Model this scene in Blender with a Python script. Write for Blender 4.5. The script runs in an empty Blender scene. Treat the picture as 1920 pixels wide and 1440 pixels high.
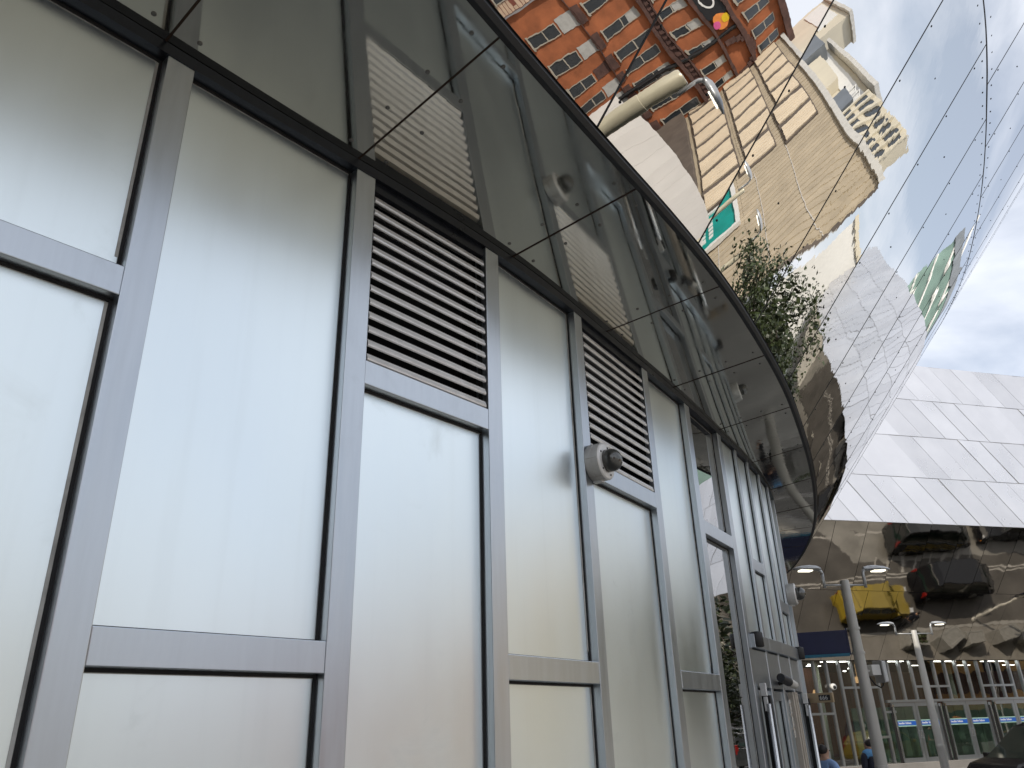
import bpy, math, random
import numpy as np
from mathutils import Vector, Matrix, Quaternion
R = math.radians
random.seed(7)
SC = bpy.context.scene
COL = SC.collection

# ---------------------------------------------------------------- camera
cam = bpy.data.cameras.new('camera')
cam.sensor_width = 36.0
cam.lens = 1442.0 / 1920.0 * 36.0
cam.clip_start = 0.05
cam.clip_end = 2000.0
co = bpy.data.objects.new('camera', cam)
COL.objects.link(co)
CR = ((0.99947367, 0.03244041, 0.0), (0.01320178, -0.40674071, -0.91344825), (-0.02963264, 0.91296748, -0.4069549))
CAMZ = 2.2
co.matrix_world = Matrix.Translation((0, 0, CAMZ)) @ Matrix(CR).to_4x4()
SC.camera = co

# ---------------------------------------------------------------- sky, sun, exposure
SUN_AZ, SUN_EL = 213.0, 40.0
w = bpy.data.worlds.new('World')
SC.world = w
w.use_nodes = True
wn, wl = w.node_tree.nodes, w.node_tree.links
wn.clear()
wo = wn.new('ShaderNodeOutputWorld')
bg = wn.new('ShaderNodeBackground')
bg.inputs['Strength'].default_value = 0.11
sky = wn.new('ShaderNodeTexSky')
sky.sky_type = 'NISHITA'
sky.sun_disc = False
sky.sun_elevation = R(SUN_EL)
sky.sun_rotation = R(SUN_AZ)
sky.air_density = 1.0
sky.dust_density = 2.2
sky.ozone_density = 1.2
tc = wn.new('ShaderNodeTexCoord')
mp = wn.new('ShaderNodeMapping')
mp.inputs['Scale'].default_value = (1.0, 1.0, 2.2)
wl.new(tc.outputs['Generated'], mp.inputs['Vector'])
nz = wn.new('ShaderNodeTexNoise')
nz.inputs['Scale'].default_value = 2.6
nz.inputs['Detail'].default_value = 7.0
nz.inputs['Roughness'].default_value = 0.52
nz.inputs['Distortion'].default_value = 0.3
wl.new(mp.outputs['Vector'], nz.inputs['Vector'])
rp = wn.new('ShaderNodeValToRGB')
rp.color_ramp.elements[0].position = 0.36
rp.color_ramp.elements[0].color = (0.36, 0.36, 0.36, 1)
rp.color_ramp.elements[1].position = 0.60
rp.color_ramp.elements[1].color = (0.95, 0.95, 0.95, 1)
wl.new(nz.outputs['Fac'], rp.inputs['Fac'])
mx = wn.new('ShaderNodeMix')
mx.data_type = 'RGBA'
mx.inputs[7].default_value = (9.2, 9.5, 10.2, 1)      # cloud radiance
wl.new(rp.outputs['Color'], mx.inputs[0])
wl.new(sky.outputs['Color'], mx.inputs[6])
wl.new(mx.outputs[2], bg.inputs['Color'])
wl.new(bg.outputs['Background'], wo.inputs['Surface'])

sl = bpy.data.lights.new('sun', 'SUN')
sl.energy = 2.9
sl.angle = R(0.6)
sl.color = (1.0, 0.93, 0.82)
so = bpy.data.objects.new('sun', sl)
COL.objects.link(so)
tosun = Vector((math.sin(R(SUN_AZ)) * math.cos(R(SUN_EL)), math.cos(R(SUN_AZ)) * math.cos(R(SUN_EL)), math.sin(R(SUN_EL))))
so.rotation_euler = (-tosun).to_track_quat('-Z', 'Y').to_euler()
so.location = (-20, -40, 60)

SC.view_settings.view_transform = 'Standard'
SC.view_settings.look = 'None'
SC.view_settings.gamma = 1.0
SC.view_settings.use_curve_mapping = False
SC.view_settings.exposure = 0.22
SC.render.engine = 'CYCLES'
SC.cycles.max_bounces = 14
SC.cycles.glossy_bounces = 10
SC.cycles.transmission_bounces = 8
SC.cycles.transparent_max_bounces = 12
SC.cycles.use_denoising = True
SC.cycles.caustics_reflective = False
SC.cycles.caustics_refractive = False

# ---------------------------------------------------------------- materials
def new_mat(name):
    m = bpy.data.materials.new(name)
    m.use_nodes = True
    return m, m.node_tree.nodes, m.node_tree.links, m.node_tree.nodes['Principled BSDF']

def mat(name, col, rough=0.5, metal=0.0, var=0.12, vscale=3.0, bump=0.0, bscale=20.0, rvar=0.0, stretch=(1, 1, 1), spec=0.5, rand=0.0):
    """principled with noise-driven colour, roughness and relief (object coordinates)"""
    m, n, l, b = new_mat(name)
    b.inputs['Metallic'].default_value = metal
    b.inputs['Roughness'].default_value = rough
    b.inputs['Specular IOR Level'].default_value = spec
    t = n.new('ShaderNodeTexCoord'); mpn = n.new('ShaderNodeMapping')
    mpn.inputs['Scale'].default_value = stretch
    l.new(t.outputs['Object'], mpn.inputs['Vector'])
    no = n.new('ShaderNodeTexNoise')
    no.inputs['Scale'].default_value = vscale; no.inputs['Detail'].default_value = 5.0
    l.new(mpn.outputs['Vector'], no.inputs['Vector'])
    mixn = n.new('ShaderNodeMix'); mixn.data_type = 'RGBA'
    a = [max(0, c * (1 - var)) for c in col]; c2 = [min(1, c * (1 + var)) for c in col]
    mixn.inputs[6].default_value = (*a, 1); mixn.inputs[7].default_value = (*c2, 1)
    mr = n.new('ShaderNodeMapRange'); mr.inputs[1].default_value = 0.3; mr.inputs[2].default_value = 0.7
    l.new(no.outputs['Fac'], mr.inputs[0]); l.new(mr.outputs[0], mixn.inputs[0])
    outc = mixn.outputs[2]
    if rand:
        oi = n.new('ShaderNodeObjectInfo')
        m2 = n.new('ShaderNodeMix'); m2.data_type = 'RGBA'; m2.blend_type = 'MULTIPLY'; m2.inputs[0].default_value = 1.0
        r2 = n.new('ShaderNodeMapRange'); r2.inputs[3].default_value = 1 - rand; r2.inputs[4].default_value = 1 + rand * 0.3
        l.new(oi.outputs['Random'], r2.inputs[0]); l.new(outc, m2.inputs[6]); l.new(r2.outputs[0], m2.inputs[7])
        outc = m2.outputs[2]
    l.new(outc, b.inputs['Base Color'])
    if rvar:
        r3 = n.new('ShaderNodeMapRange'); r3.inputs[1].default_value = 0.3; r3.inputs[2].default_value = 0.7
        r3.inputs[3].default_value = max(0.0, rough - rvar); r3.inputs[4].default_value = rough + rvar
        l.new(no.outputs['Fac'], r3.inputs[0]); l.new(r3.outputs[0], b.inputs['Roughness'])
    if bump:
        nb = n.new('ShaderNodeTexNoise'); nb.inputs['Scale'].default_value = bscale; nb.inputs['Detail'].default_value = 4.0
        l.new(mpn.outputs['Vector'], nb.inputs['Vector'])
        bp = n.new('ShaderNodeBump'); bp.inputs['Distance'].default_value = bump
        l.new(nb.outputs['Fac'], bp.inputs['Height']); l.new(bp.outputs['Normal'], b.inputs['Normal'])
    return m

def mirror_mat(name, col, rough, waves, dirt=0.0):
    """polished sheet steel: slow oil-canning plus fine ripple. waves: (scale, metres, stretch)"""
    m, n, l, b = new_mat(name)
    b.inputs['Metallic'].default_value = 1.0
    t = n.new('ShaderNodeTexCoord')
    prev = None
    for sc, amp, st in waves:
        mpn = n.new('ShaderNodeMapping'); mpn.inputs['Scale'].default_value = st
        l.new(t.outputs['Object'], mpn.inputs['Vector'])
        no = n.new('ShaderNodeTexNoise'); no.inputs['Scale'].default_value = sc; no.inputs['Detail'].default_value = 1.0
        l.new(mpn.outputs['Vector'], no.inputs['Vector'])
        bp = n.new('ShaderNodeBump'); bp.inputs['Distance'].default_value = amp
        l.new(no.outputs['Fac'], bp.inputs['Height'])
        if prev: l.new(prev, bp.inputs['Normal'])
        prev = bp.outputs['Normal']
    l.new(prev, b.inputs['Normal'])
    nd = n.new('ShaderNodeTexNoise'); nd.inputs['Scale'].default_value = 2.2; nd.inputs['Detail'].default_value = 8.0; nd.inputs['Roughness'].default_value = 0.65
    l.new(t.outputs['Object'], nd.inputs['Vector'])
    mr = n.new('ShaderNodeMapRange'); mr.inputs[1].default_value = 0.45; mr.inputs[2].default_value = 0.75
    mr.inputs[3].default_value = rough; mr.inputs[4].default_value = rough + 0.22 * dirt
    l.new(nd.outputs['Fac'], mr.inputs[0]); l.new(mr.outputs[0], b.inputs['Roughness'])
    mxc = n.new('ShaderNodeMix'); mxc.data_type = 'RGBA'
    mxc.inputs[6].default_value = (*col, 1); mxc.inputs[7].default_value = (*[c * (1 - 0.35 * dirt) for c in col], 1)
    l.new(nd.outputs['Fac'], mxc.inputs[0]); l.new(mxc.outputs[2], b.inputs['Base Color'])
    return m

def glass_mat(name, tint, k=1.6, wav=0.0):
    m, n, l, b = new_mat(name)
    n.remove(b)
    o = n['Material Output']
    tr = n.new('ShaderNodeBsdfTransparent'); tr.inputs['Color'].default_value = (*tint, 1)
    gl = n.new('ShaderNodeBsdfGlossy'); gl.inputs['Roughness'].default_value = 0.0
    fr = n.new('ShaderNodeFresnel')
    ge = n.new('ShaderNodeNewGeometry'); io = n.new('ShaderNodeMapRange'); io.inputs[3].default_value = 1.52; io.inputs[4].default_value = 1 / 1.52
    l.new(ge.outputs['Backfacing'], io.inputs[0]); l.new(io.outputs[0], fr.inputs['IOR'])
    mu = n.new('ShaderNodeMath'); mu.operation = 'MULTIPLY'; mu.use_clamp = True; mu.inputs[1].default_value = k
    l.new(fr.outputs['Fac'], mu.inputs[0])
    ms = n.new('ShaderNodeMixShader')
    l.new(mu.outputs[0], ms.inputs['Fac']); l.new(tr.outputs[0], ms.inputs[1]); l.new(gl.outputs[0], ms.inputs[2])
    if wav:
        t = n.new('ShaderNodeTexCoord'); no = n.new('ShaderNodeTexNoise'); no.inputs['Scale'].default_value = 2.5; no.inputs['Detail'].default_value = 0
        l.new(t.outputs['Object'], no.inputs['Vector'])
        bp = n.new('ShaderNodeBump'); bp.inputs['Distance'].default_value = wav
        l.new(no.outputs['Fac'], bp.inputs['Height']); l.new(bp.outputs['Normal'], gl.inputs['Normal'])
    l.new(ms.outputs[0], o.inputs['Surface'])
    return m

def emit_mat(name, col, s):
    m, n, l, b = new_mat(name)
    b.inputs['Base Color'].default_value = (*col, 1)
    b.inputs['Emission Color'].default_value = (*col, 1)
    b.inputs['Emission Strength'].default_value = s
    return m

M = {}
M['panel'] = mat('satin_panel', (0.875, 0.95, 0.97), 0.34, 1.0, 0.045, 1.1, 0.00006, 160.0, 0.06, stretch=(1.6, 1.6, 0.55), rand=0.05)
def smudge(m, amount=0.10, rough=0.16):
    """sparse finger smears and water marks with a shape of their own"""
    n, l = m.node_tree.nodes, m.node_tree.links
    b = n['Principled BSDF']
    t = n.new('ShaderNodeTexCoord')
    a = n.new('ShaderNodeTexNoise'); a.inputs['Scale'].default_value = 3.4; a.inputs['Detail'].default_value = 9.0; a.inputs['Roughness'].default_value = 0.68; a.inputs['Distortion'].default_value = 0.8
    c = n.new('ShaderNodeTexNoise'); c.inputs['Scale'].default_value = 1.1; c.inputs['Detail'].default_value = 2.0
    mpn = n.new('ShaderNodeMapping'); mpn.inputs['Scale'].default_value = (9.0, 9.0, 0.35)
    d = n.new('ShaderNodeTexNoise'); d.inputs['Scale'].default_value = 2.0; d.inputs['Detail'].default_value = 6.0
    l.new(t.outputs['Object'], a.inputs['Vector']); l.new(t.outputs['Object'], c.inputs['Vector'])
    l.new(t.outputs['Object'], mpn.inputs['Vector']); l.new(mpn.outputs['Vector'], d.inputs['Vector'])
    r1 = n.new('ShaderNodeMapRange'); r1.inputs[1].default_value = 0.56; r1.inputs[2].default_value = 0.74; l.new(a.outputs['Fac'], r1.inputs[0])
    r2 = n.new('ShaderNodeMapRange'); r2.inputs[1].default_value = 0.48; r2.inputs[2].default_value = 0.70; l.new(c.outputs['Fac'], r2.inputs[0])
    mu = n.new('ShaderNodeMath'); mu.operation = 'MULTIPLY'; l.new(r1.outputs[0], mu.inputs[0]); l.new(r2.outputs[0], mu.inputs[1])
    r3 = n.new('ShaderNodeMapRange'); r3.inputs[1].default_value = 0.55; r3.inputs[2].default_value = 0.80; r3.inputs[4].default_value = 0.22; l.new(d.outputs['Fac'], r3.inputs[0])
    ad = n.new('ShaderNodeMath'); ad.operation = 'ADD'; ad.use_clamp = True; l.new(mu.outputs[0], ad.inputs[0]); l.new(r3.outputs[0], ad.inputs[1])
    src = b.inputs['Base Color'].links[0].from_socket
    mi = n.new('ShaderNodeMix'); mi.data_type = 'RGBA'; mi.blend_type = 'MULTIPLY'
    sc_ = n.new('ShaderNodeMath'); sc_.operation = 'MULTIPLY'; sc_.inputs[1].default_value = amount * 5; l.new(ad.outputs[0], sc_.inputs[0])
    l.new(sc_.outputs[0], mi.inputs[0]); l.new(src, mi.inputs[6]); mi.inputs[7].default_value = (0.66, 0.66, 0.64, 1)
    l.new(mi.outputs[2], b.inputs['Base Color'])
    rs = b.inputs['Roughness'].links[0].from_socket if b.inputs['Roughness'].links else None
    ra = n.new('ShaderNodeMath'); ra.operation = 'MULTIPLY_ADD'; ra.inputs[1].default_value = rough
    l.new(ad.outputs[0], ra.inputs[0])
    if rs: l.new(rs, ra.inputs[2])
    else: ra.inputs[2].default_value = b.inputs['Roughness'].default_value
    l.new(ra.outputs[0], b.inputs['Roughness'])
smudge(M['panel'], 0.075, 0.13)
M['mullion'] = mat('anodised_frame', (0.545, 0.585, 0.625), 0.31, 0.95, 0.04, 6.0, 0.00003, 200.0, 0.03, stretch=(6, 6, 0.6))
M['header'] = mat('header_frame_shaded', (0.045, 0.05, 0.062), 0.34, 0.8, 0.12, 9.0, rvar=0.08)  # frame metal with its dark soffit reflection put into the base colour
smudge(M['mullion'], 0.09, 0.12)
M['gasket'] = mat('black_gasket', (0.012, 0.012, 0.013), 0.7, 0.0, 0.3, 30.0)
M['rust'] = mat('rusty_joint', (0.035, 0.018, 0.010), 0.8)
M['sealant'] = mat('sealant_bead', (0.55, 0.55, 0.52), 0.6, 0.0, 0.3, 12.0)
M['rivet'] = mat('dull_rivet', (0.22, 0.215, 0.20), 0.5, 0.5)
M['black'] = mat('black_trim', (0.008, 0.008, 0.009), 0.5, 0.0, 0.3, 15.0)
M['slat'] = mat('slat_paint', (0.88, 0.875, 0.86), 0.40, 0.45, 0.10, 12.0, 0.0001, 60.0, 0.06, stretch=(1, 1, 4))
M['cavity'] = mat('louvre_cavity', (0.02, 0.022, 0.024), 0.85)
M['soffit'] = mirror_mat('soffit_steel', (0.62, 0.60, 0.52), 0.030, [(1.6, 0.0009, (1, 1, 1)), (9.0, 0.00006, (1, 1, 1))], dirt=0.45)
M['mirror'] = mirror_mat('mirror_steel', (0.755, 0.76, 0.77), 0.003, [(0.85, 0.0050, (1, 1, 1)), (24.0, 0.000018, (1, 1, 1)), (5.0, 0.00012, (1, 1, 1))], dirt=0.04)
M['mirror_ripple'] = mirror_mat('rippled_mirror_steel', (0.74, 0.74, 0.735), 0.003, [(0.9, 0.0048, (1, 1, 1)), (15.0, 0.00015, (1, 1, 1.0)), (6.0, 0.00022, (1, 1, 1))], dirt=0.04)
M['band'] = mirror_mat('far_mirror_steel', (0.50, 0.465, 0.41), 0.026, [(0.55, 0.016, (1, 1, 1)), (2.2, 0.0016, (1, 1, 1))], dirt=0.25)
M['pale'] = mat('pale_satin_steel', (0.775, 0.775, 0.80), 0.30, 0.55, 0.05, 0.8, 0.0006, 1.2, 0.05, rand=0.11)
M['glass'] = glass_mat('dark_glass', (0.80, 0.82, 0.81), 2.6, 0.0016)
M['clear'] = glass_mat('clear_glass', (0.45, 0.47, 0.48), 3.2, 0.0006)
M['frosted'] = mat('frosted_leaf', (0.42, 0.47, 0.47), 0.32, 0.5, 0.08, 2.0, rvar=0.06)
M['chrome'] = mat('brushed_steel', (0.70, 0.70, 0.69), 0.22, 1.0, 0.06, 20.0)
M['white_plastic'] = mat('white_plastic', (0.72, 0.73, 0.72), 0.4, 0.0, 0.05, 20.0)
M['cream'] = mat('cream_strip', (0.55, 0.50, 0.43), 0.45, 0.2, 0.12, 14.0, stretch=(20, 20, 0.4))
M['dome_body'] = mat('camera_housing', (0.74, 0.73, 0.70), 0.42, 0.25, 0.08, 12.0, rvar=0.05)
M['dome'] = mat('smoked_dome', (0.10, 0.10, 0.095), 0.12, 0.45, 0.15, 12.0, spec=0.8)
M['pole'] = mat('grey_pole_paint', (0.56, 0.545, 0.50), 0.5, 0.1, 0.10, 6.0, 0.0005, 40.0, 0.08, stretch=(1, 1, 0.3))
M['lamp_head'] = mat('lamp_head_paint', (0.48, 0.49, 0.49), 0.35, 0.4, 0.08, 10.0)
M['sunlit_pole'] = mat('sunlit_pole_paint', (0.66, 0.60, 0.44), 0.35, 0.2, 0.08, 5.0)  # lighter copy of the pole paint, standing in for sunlit posts
M['lamp_lit'] = emit_mat('lit_lamp', (1.0, 0.93, 0.75), 2.2)
M['navy'] = mat('navy_sign', (0.006, 0.010, 0.055), 0.42, 0.0, 0.15, 2.0)
M['teal_strip'] = mat('teal_strip', (0.02, 0.16, 0.26), 0.4)
M['asphalt'] = mat('asphalt', (0.11, 0.103, 0.096), 0.88, 0.0, 0.28, 0.6, 0.004, 60.0)
M['paving'] = mat('paving', (0.27, 0.255, 0.235), 0.8, 0.0, 0.16, 1.1, 0.002, 30.0)
M['road'] = mat('plaza_paving', (0.29, 0.28, 0.26), 0.85, 0.0, 0.20, 0.8, 0.003, 40.0)
M['kerb'] = mat('kerb_stone', (0.36, 0.35, 0.33), 0.8, 0.0, 0.12, 3.0)
M['paint'] = mat('road_paint', (0.48, 0.46, 0.43), 0.7, 0.0, 0.12, 5.0)
M['concrete'] = mat('ribbed_concrete', (0.46, 0.385, 0.27), 0.85, 0.0, 0.12, 0.5, 0.01, 6.0)
M['rib'] = mat('concrete_rib', (0.48, 0.40, 0.285), 0.85, 0.0, 0.14, 1.0)
M['louvre_cream'] = mat('cream_fin', (0.78, 0.65, 0.47), 0.6, 0.0, 0.08, 1.0)
M['coping'] = mat('pale_coping', (0.62, 0.60, 0.55), 0.7)
M['concrete_shade'] = mat('shaded_concrete', (0.13, 0.105, 0.085), 0.8, 0.0, 0.2, 0.8)  # dark tone put in for shaded faces and recesses of the concrete block
M['brick'] = mat('orange_brick', (0.335, 0.108, 0.042), 0.85, 0.0, 0.28, 0.9, 0.006, 8.0)
M['redbrick'] = mat('dark_red_brick', (0.20, 0.062, 0.040), 0.85, 0.0, 0.2, 0.8, 0.006, 8.0)
M['terracotta'] = mat('dark_terracotta', (0.085, 0.042, 0.032), 0.75, 0.0, 0.35, 2.0, 0.02, 3.0)
M['ochre'] = mat('ochre_render', (0.72, 0.42, 0.14), 0.8)
M['buffbrick'] = mat('buff_brick', (0.55, 0.40, 0.28), 0.85)
M['white'] = mat('white_paint', (0.76, 0.75, 0.71), 0.5, 0.0, 0.05, 3.0)
M['frame_buff'] = mat('weathered_frame', (0.40, 0.36, 0.29), 0.6, 0.0, 0.12, 2.0)
M['blind'] = mat('window_blind', (0.42, 0.41, 0.38), 0.7)
M['pane'] = mat('window_pane', (0.03, 0.035, 0.04), 0.06, 0.0, 0.2, 1.0, spec=0.8)
M['beige'] = mat('beige_render', (0.66, 0.60, 0.47), 0.75, 0.0, 0.06, 0.5)
M['greymetal'] = mat('roof_metal', (0.20, 0.22, 0.24), 0.45, 0.4, 0.2, 0.5)
M['hoarding'] = mat('pale_hoarding', (0.63, 0.60, 0.555), 0.6, 0.0, 0.05, 0.4)
M['teal'] = mat('teal_poster', (0.0, 0.30, 0.255), 0.5, 0.0, 0.25, 0.6)
M['yellow'] = mat('yellow_paint', (0.75, 0.50, 0.01), 0.35)
M['pink'] = mat('pink_paint', (0.65, 0.10, 0.28), 0.4)
M['orange'] = mat('orange_paint', (0.75, 0.25, 0.05), 0.4)
M['car_black'] = mat('black_car_paint', (0.008, 0.008, 0.010), 0.2, 0.0, 0.1, 2.0, spec=0.45)
M['car_dark'] = mat('charcoal_car_paint', (0.03, 0.032, 0.033), 0.15, 0.0, 0.1, 2.0, spec=0.7)
M['car_yellow'] = mat('yellow_car_paint', (0.33, 0.24, 0.02), 0.28, 0.0, 0.06, 2.0, spec=0.7)
M['car_glass'] = mat('car_glass', (0.010, 0.022, 0.018), 0.06, 0.0, 0.1, 1.0, spec=0.25)
M['tyre'] = mat('tyre_rubber', (0.015, 0.015, 0.015), 0.85)
M['alloy'] = mat('alloy_rim', (0.5, 0.5, 0.5), 0.3, 0.9)
M['red_lens'] = mat('red_lens', (0.22, 0.010, 0.008), 0.2)
M['amber_lens'] = mat('amber_lens', (0.85, 0.28, 0.02), 0.2)
M['clear_lens'] = mat('clear_lens', (0.75, 0.76, 0.78), 0.1, 0.2)
M['wood'] = mat('brown_wood_panel', (0.19, 0.075, 0.048), 0.5, 0.0, 0.4, 2.0, stretch=(6, 6, 0.25))
M['interior'] = mat('interior_dark', (0.06, 0.06, 0.058), 0.8)
M['interior_floor'] = mat('interior_floor', (0.16, 0.155, 0.145), 0.35)
M['column'] = mat('pale_green_column', (0.46, 0.52, 0.42), 0.5)
M['screen'] = mat('green_screen', (0.16, 0.26, 0.19), 0.4, 0.0, 0.2, 1.0)
M['warm'] = emit_mat('warm_shade', (1.0, 0.6, 0.28), 0.7)
M['downlight_fill'] = emit_mat('downlight_fill', (1.0, 0.95, 0.85), 9.0)
M['sticker'] = mat('blue_sticker', (0.02, 0.12, 0.52), 0.4)
M['sticker_edge'] = mat('pale_green_sticker', (0.35, 0.55, 0.45), 0.5)
M['planter'] = mat('grey_granite', (0.30, 0.295, 0.28), 0.7, 0.0, 0.12, 6.0)
M['soil'] = mat('soil', (0.05, 0.035, 0.025), 0.95)
M['bark'] = mat('bark', (0.085, 0.065, 0.05), 0.9, 0.0, 0.3, 8.0, 0.01, 20.0)
M['leaf'] = mat('leaf_green', (0.042, 0.058, 0.018), 0.45, 0.0, 0.5, 2.5)
M['skin'] = mat('skin', (0.50, 0.30, 0.21), 0.55)
M['hair'] = mat('dark_hair', (0.015, 0.011, 0.009), 0.55)
M['shirt'] = mat('light_blue_shirt', (0.28, 0.43, 0.72), 0.8, 0.0, 0.1, 6.0)
M['navy_jacket'] = mat('navy_jacket', (0.012, 0.015, 0.03), 0.75)
M['sky_yoke'] = mat('sky_blue_cloth', (0.12, 0.33, 0.60), 0.75)
M['trousers'] = mat('dark_trousers', (0.02, 0.02, 0.025), 0.85)
M['tower_glass'] = mat('green_tower_glass', (0.20, 0.29, 0.24), 0.2, 0.3, 0.6, 0.12)
M['brass'] = mat('brass_plate', (0.42, 0.32, 0.20), 0.4, 0.4)

# ---------------------------------------------------------------- mesh helpers
class MB:
    def __init__(s):
        s.v = []; s.f = []; s.mi = []
    def add(s, vs, fs, mi=0):
        o = len(s.v)
        s.v += [tuple(p) for p in vs]
        s.f += [tuple(i + o for i in f) for f in fs]
        s.mi += [mi] * len(fs)
        return s
    def box(s, c, e1, e2, e3, mi=0):
        """box centred at c with half-edge vectors"""
        c, e1, e2, e3 = (Vector(q) for q in (c, e1, e2, e3))
        vs = [c + a * e1 + b * e2 + d * e3 for d in (-1, 1) for b in (-1, 1) for a in (-1, 1)]
        if e1.cross(e2).dot(e3) < 0:
            fs = [(0, 1, 3, 2), (4, 6, 7, 5), (0, 4, 5, 1), (2, 3, 7, 6), (0, 2, 6, 4), (1, 5, 7, 3)]
        else:
            fs = [(0, 2, 3, 1), (4, 5, 7, 6), (0, 1, 5, 4), (2, 6, 7, 3), (0, 4, 6, 2), (1, 3, 7, 5)]
        return s.add(vs, fs, mi)
    def abox(s, x0, x1, y0, y1, z0, z1, mi=0):
        return s.box(((x0 + x1) / 2, (y0 + y1) / 2, (z0 + z1) / 2), ((x1 - x0) / 2, 0, 0), (0, (y1 - y0) / 2, 0), (0, 0, (z1 - z0) / 2), mi)
    def quad(s, a, b, c, d, mi=0):
        return s.add([a, b, c, d], [(0, 1, 2, 3)], mi)
    def grid(s, rows, mi=0):
        n = len(rows[0]); vs = [p for r in rows for p in r]
        fs = [(i * n + j, i * n + j + 1, (i + 1) * n + j + 1, (i + 1) * n + j) for i in range(len(rows) - 1) for j in range(n - 1)]
        return s.add(vs, fs, mi)
    def slab(s, rows, off, mi=0):
        """grid given thickness: off(p,i,j)->vector to the back face"""
        n = len(rows[0]); m = len(rows)
        s.grid(rows, mi)
        back = [[Vector(rows[i][j]) + Vector(off) for j in range(n)] for i in range(m)]
        s.grid([r[::-1] for r in back], mi)
        ring = [(i, 0) for i in range(m)] + [(m - 1, j) for j in range(1, n)] + [(i, n - 1) for i in range(m - 2, -1, -1)] + [(0, j) for j in range(n - 2, 0, -1)]
        vs = [rows[i][j] for i, j in ring] + [back[i][j] for i, j in ring]
        k = len(ring)
        s.add(vs, [(a, a + k, (a + 1) % k + k, (a + 1) % k) for a in range(k)], mi)
        return s
    def tube(s, pts, rad, n=10, mi=0, cap=True):
        pts = [Vector(p) for p in pts]
        if not isinstance(rad, (list, tuple)): rad = [rad] * len(pts)
        rings = []
        t0 = (pts[1] - pts[0]).normalized()
        u = t0.orthogonal().normalized()
        for i, p in enumerate(pts):
            t = (pts[min(i + 1, len(pts) - 1)] - pts[max(i - 1, 0)]).normalized()
            u = (u - t * u.dot(t)).normalized(); v = t.cross(u)
            rings.append([p + (u * math.cos(2 * math.pi * k / n) + v * math.sin(2 * math.pi * k / n)) * rad[i] for k in range(n)])
        vs = [p for r in rings for p in r]
        fs = [(i * n + k, i * n + (k + 1) % n, (i + 1) * n + (k + 1) % n, (i + 1) * n + k) for i in range(len(rings) - 1) for k in range(n)]
        if cap:
            fs += [tuple(range(n))[::-1], tuple(range((len(rings) - 1) * n, len(rings) * n))]
        return s.add(vs, fs, mi)
    def lathe(s, origin, axis, prof, n=24, mi=0):
        """prof: list of (distance along axis, radius)"""
        o = Vector(origin); a = Vector(axis).normalized(); u = a.orthogonal().normalized(); v = a.cross(u)
        vs = [o + a * h + (u * math.cos(2 * math.pi * k / n) + v * math.sin(2 * math.pi * k / n)) * r for h, r in prof for k in range(n)]
        fs = [(i * n + k, i * n + (k + 1) % n, (i + 1) * n + (k + 1) % n, (i + 1) * n + k) for i in range(len(prof) - 1) for k in range(n)]
        fs += [tuple(range(n))[::-1], tuple(range((len(prof) - 1) * n, len(prof) * n))]
        return s.add(vs, fs, mi)
    def prism(s, poly, e, mi=0):
        """closed polygon (3D points) extruded by vector e"""
        n = len(poly); P = [Vector(p) for p in poly]; e = Vector(e)
        vs = P + [p + e for p in P]
        fs = [tuple(range(n))[::-1], tuple(range(n, 2 * n))] + [(i, (i + 1) % n, (i + 1) % n + n, i + n) for i in range(n)]
        return s.add(vs, fs, mi)
    def build(s, name, m, parent=None, smooth=False, bevel=0.0, kind=None, label=None):
        me = bpy.data.meshes.new(name)
        me.from_pydata(s.v, [], s.f)
        mats = m if isinstance(m, (list, tuple)) else [m]
        for q in mats: me.materials.append(q)
        if len(mats) > 1:
            me.polygons.foreach_set('material_index', s.mi)
        if smooth:
            me.polygons.foreach_set('use_smooth', [True] * len(me.polygons))
        me.update()
        o = bpy.data.objects.new(name, me)
        COL.objects.link(o)
        if parent: o.parent = parent; o.matrix_parent_inverse = Matrix.Translation(parent_loc(parent)).inverted() if False else Matrix.Identity(4)
        if parent:
            # geometry is authored in world space: shift it into the parent's frame
            wl_ = world_of(parent)
            me.transform(wl_.inverted())
        if bevel:
            b = o.modifiers.new('bevel', 'BEVEL'); b.width = bevel; b.segments = 2; b.limit_method = 'ANGLE'
        if kind: o['kind'] = kind
        if label: o['label'] = label
        return o

def parent_loc(p): return p.location
def world_of(p):
    mloc = Matrix.Translation(p.location) @ p.rotation_euler.to_matrix().to_4x4()
    if p.parent: return world_of(p.parent) @ mloc
    return mloc

def tag(o, label=None, cat=None, group=None, kind=None):
    if label: o['label'] = label
    if cat: o['category'] = cat
    if group: o['group'] = group
    if kind: o['kind'] = kind
    return o

def thing(name, label, cat, loc=(0, 0, 0), group=None, rz=0.0):
    o = bpy.data.objects.new(name, None)
    COL.objects.link(o)
    o.location = loc; o.rotation_euler = (0, 0, rz); o.empty_display_size = 0.2
    return tag(o, label, cat, group)

def copy_tree(o, parent=None):
    c = o.copy(); COL.objects.link(c)
    if parent: c.parent = parent
    for ch in list(o.children): copy_tree(ch, c)
    return c

def text_mesh(body, size, name='lettering'):
    cu = bpy.data.curves.new(name, 'FONT'); cu.body = body; cu.size = size; cu.extrude = size * 0.02
    cu.align_x = 'LEFT'
    ob = bpy.data.objects.new(name, cu); COL.objects.link(ob)
    dg = bpy.context.evaluated_depsgraph_get(); dg.update()
    me = bpy.data.meshes.new_from_object(ob.evaluated_get(dg))
    vs = [v.co.copy() for v in me.vertices]; fs = [tuple(p.vertices) for p in me.polygons]
    bpy.data.objects.remove(ob); bpy.data.curves.remove(cu); bpy.data.meshes.remove(me)
    return vs, fs

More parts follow.
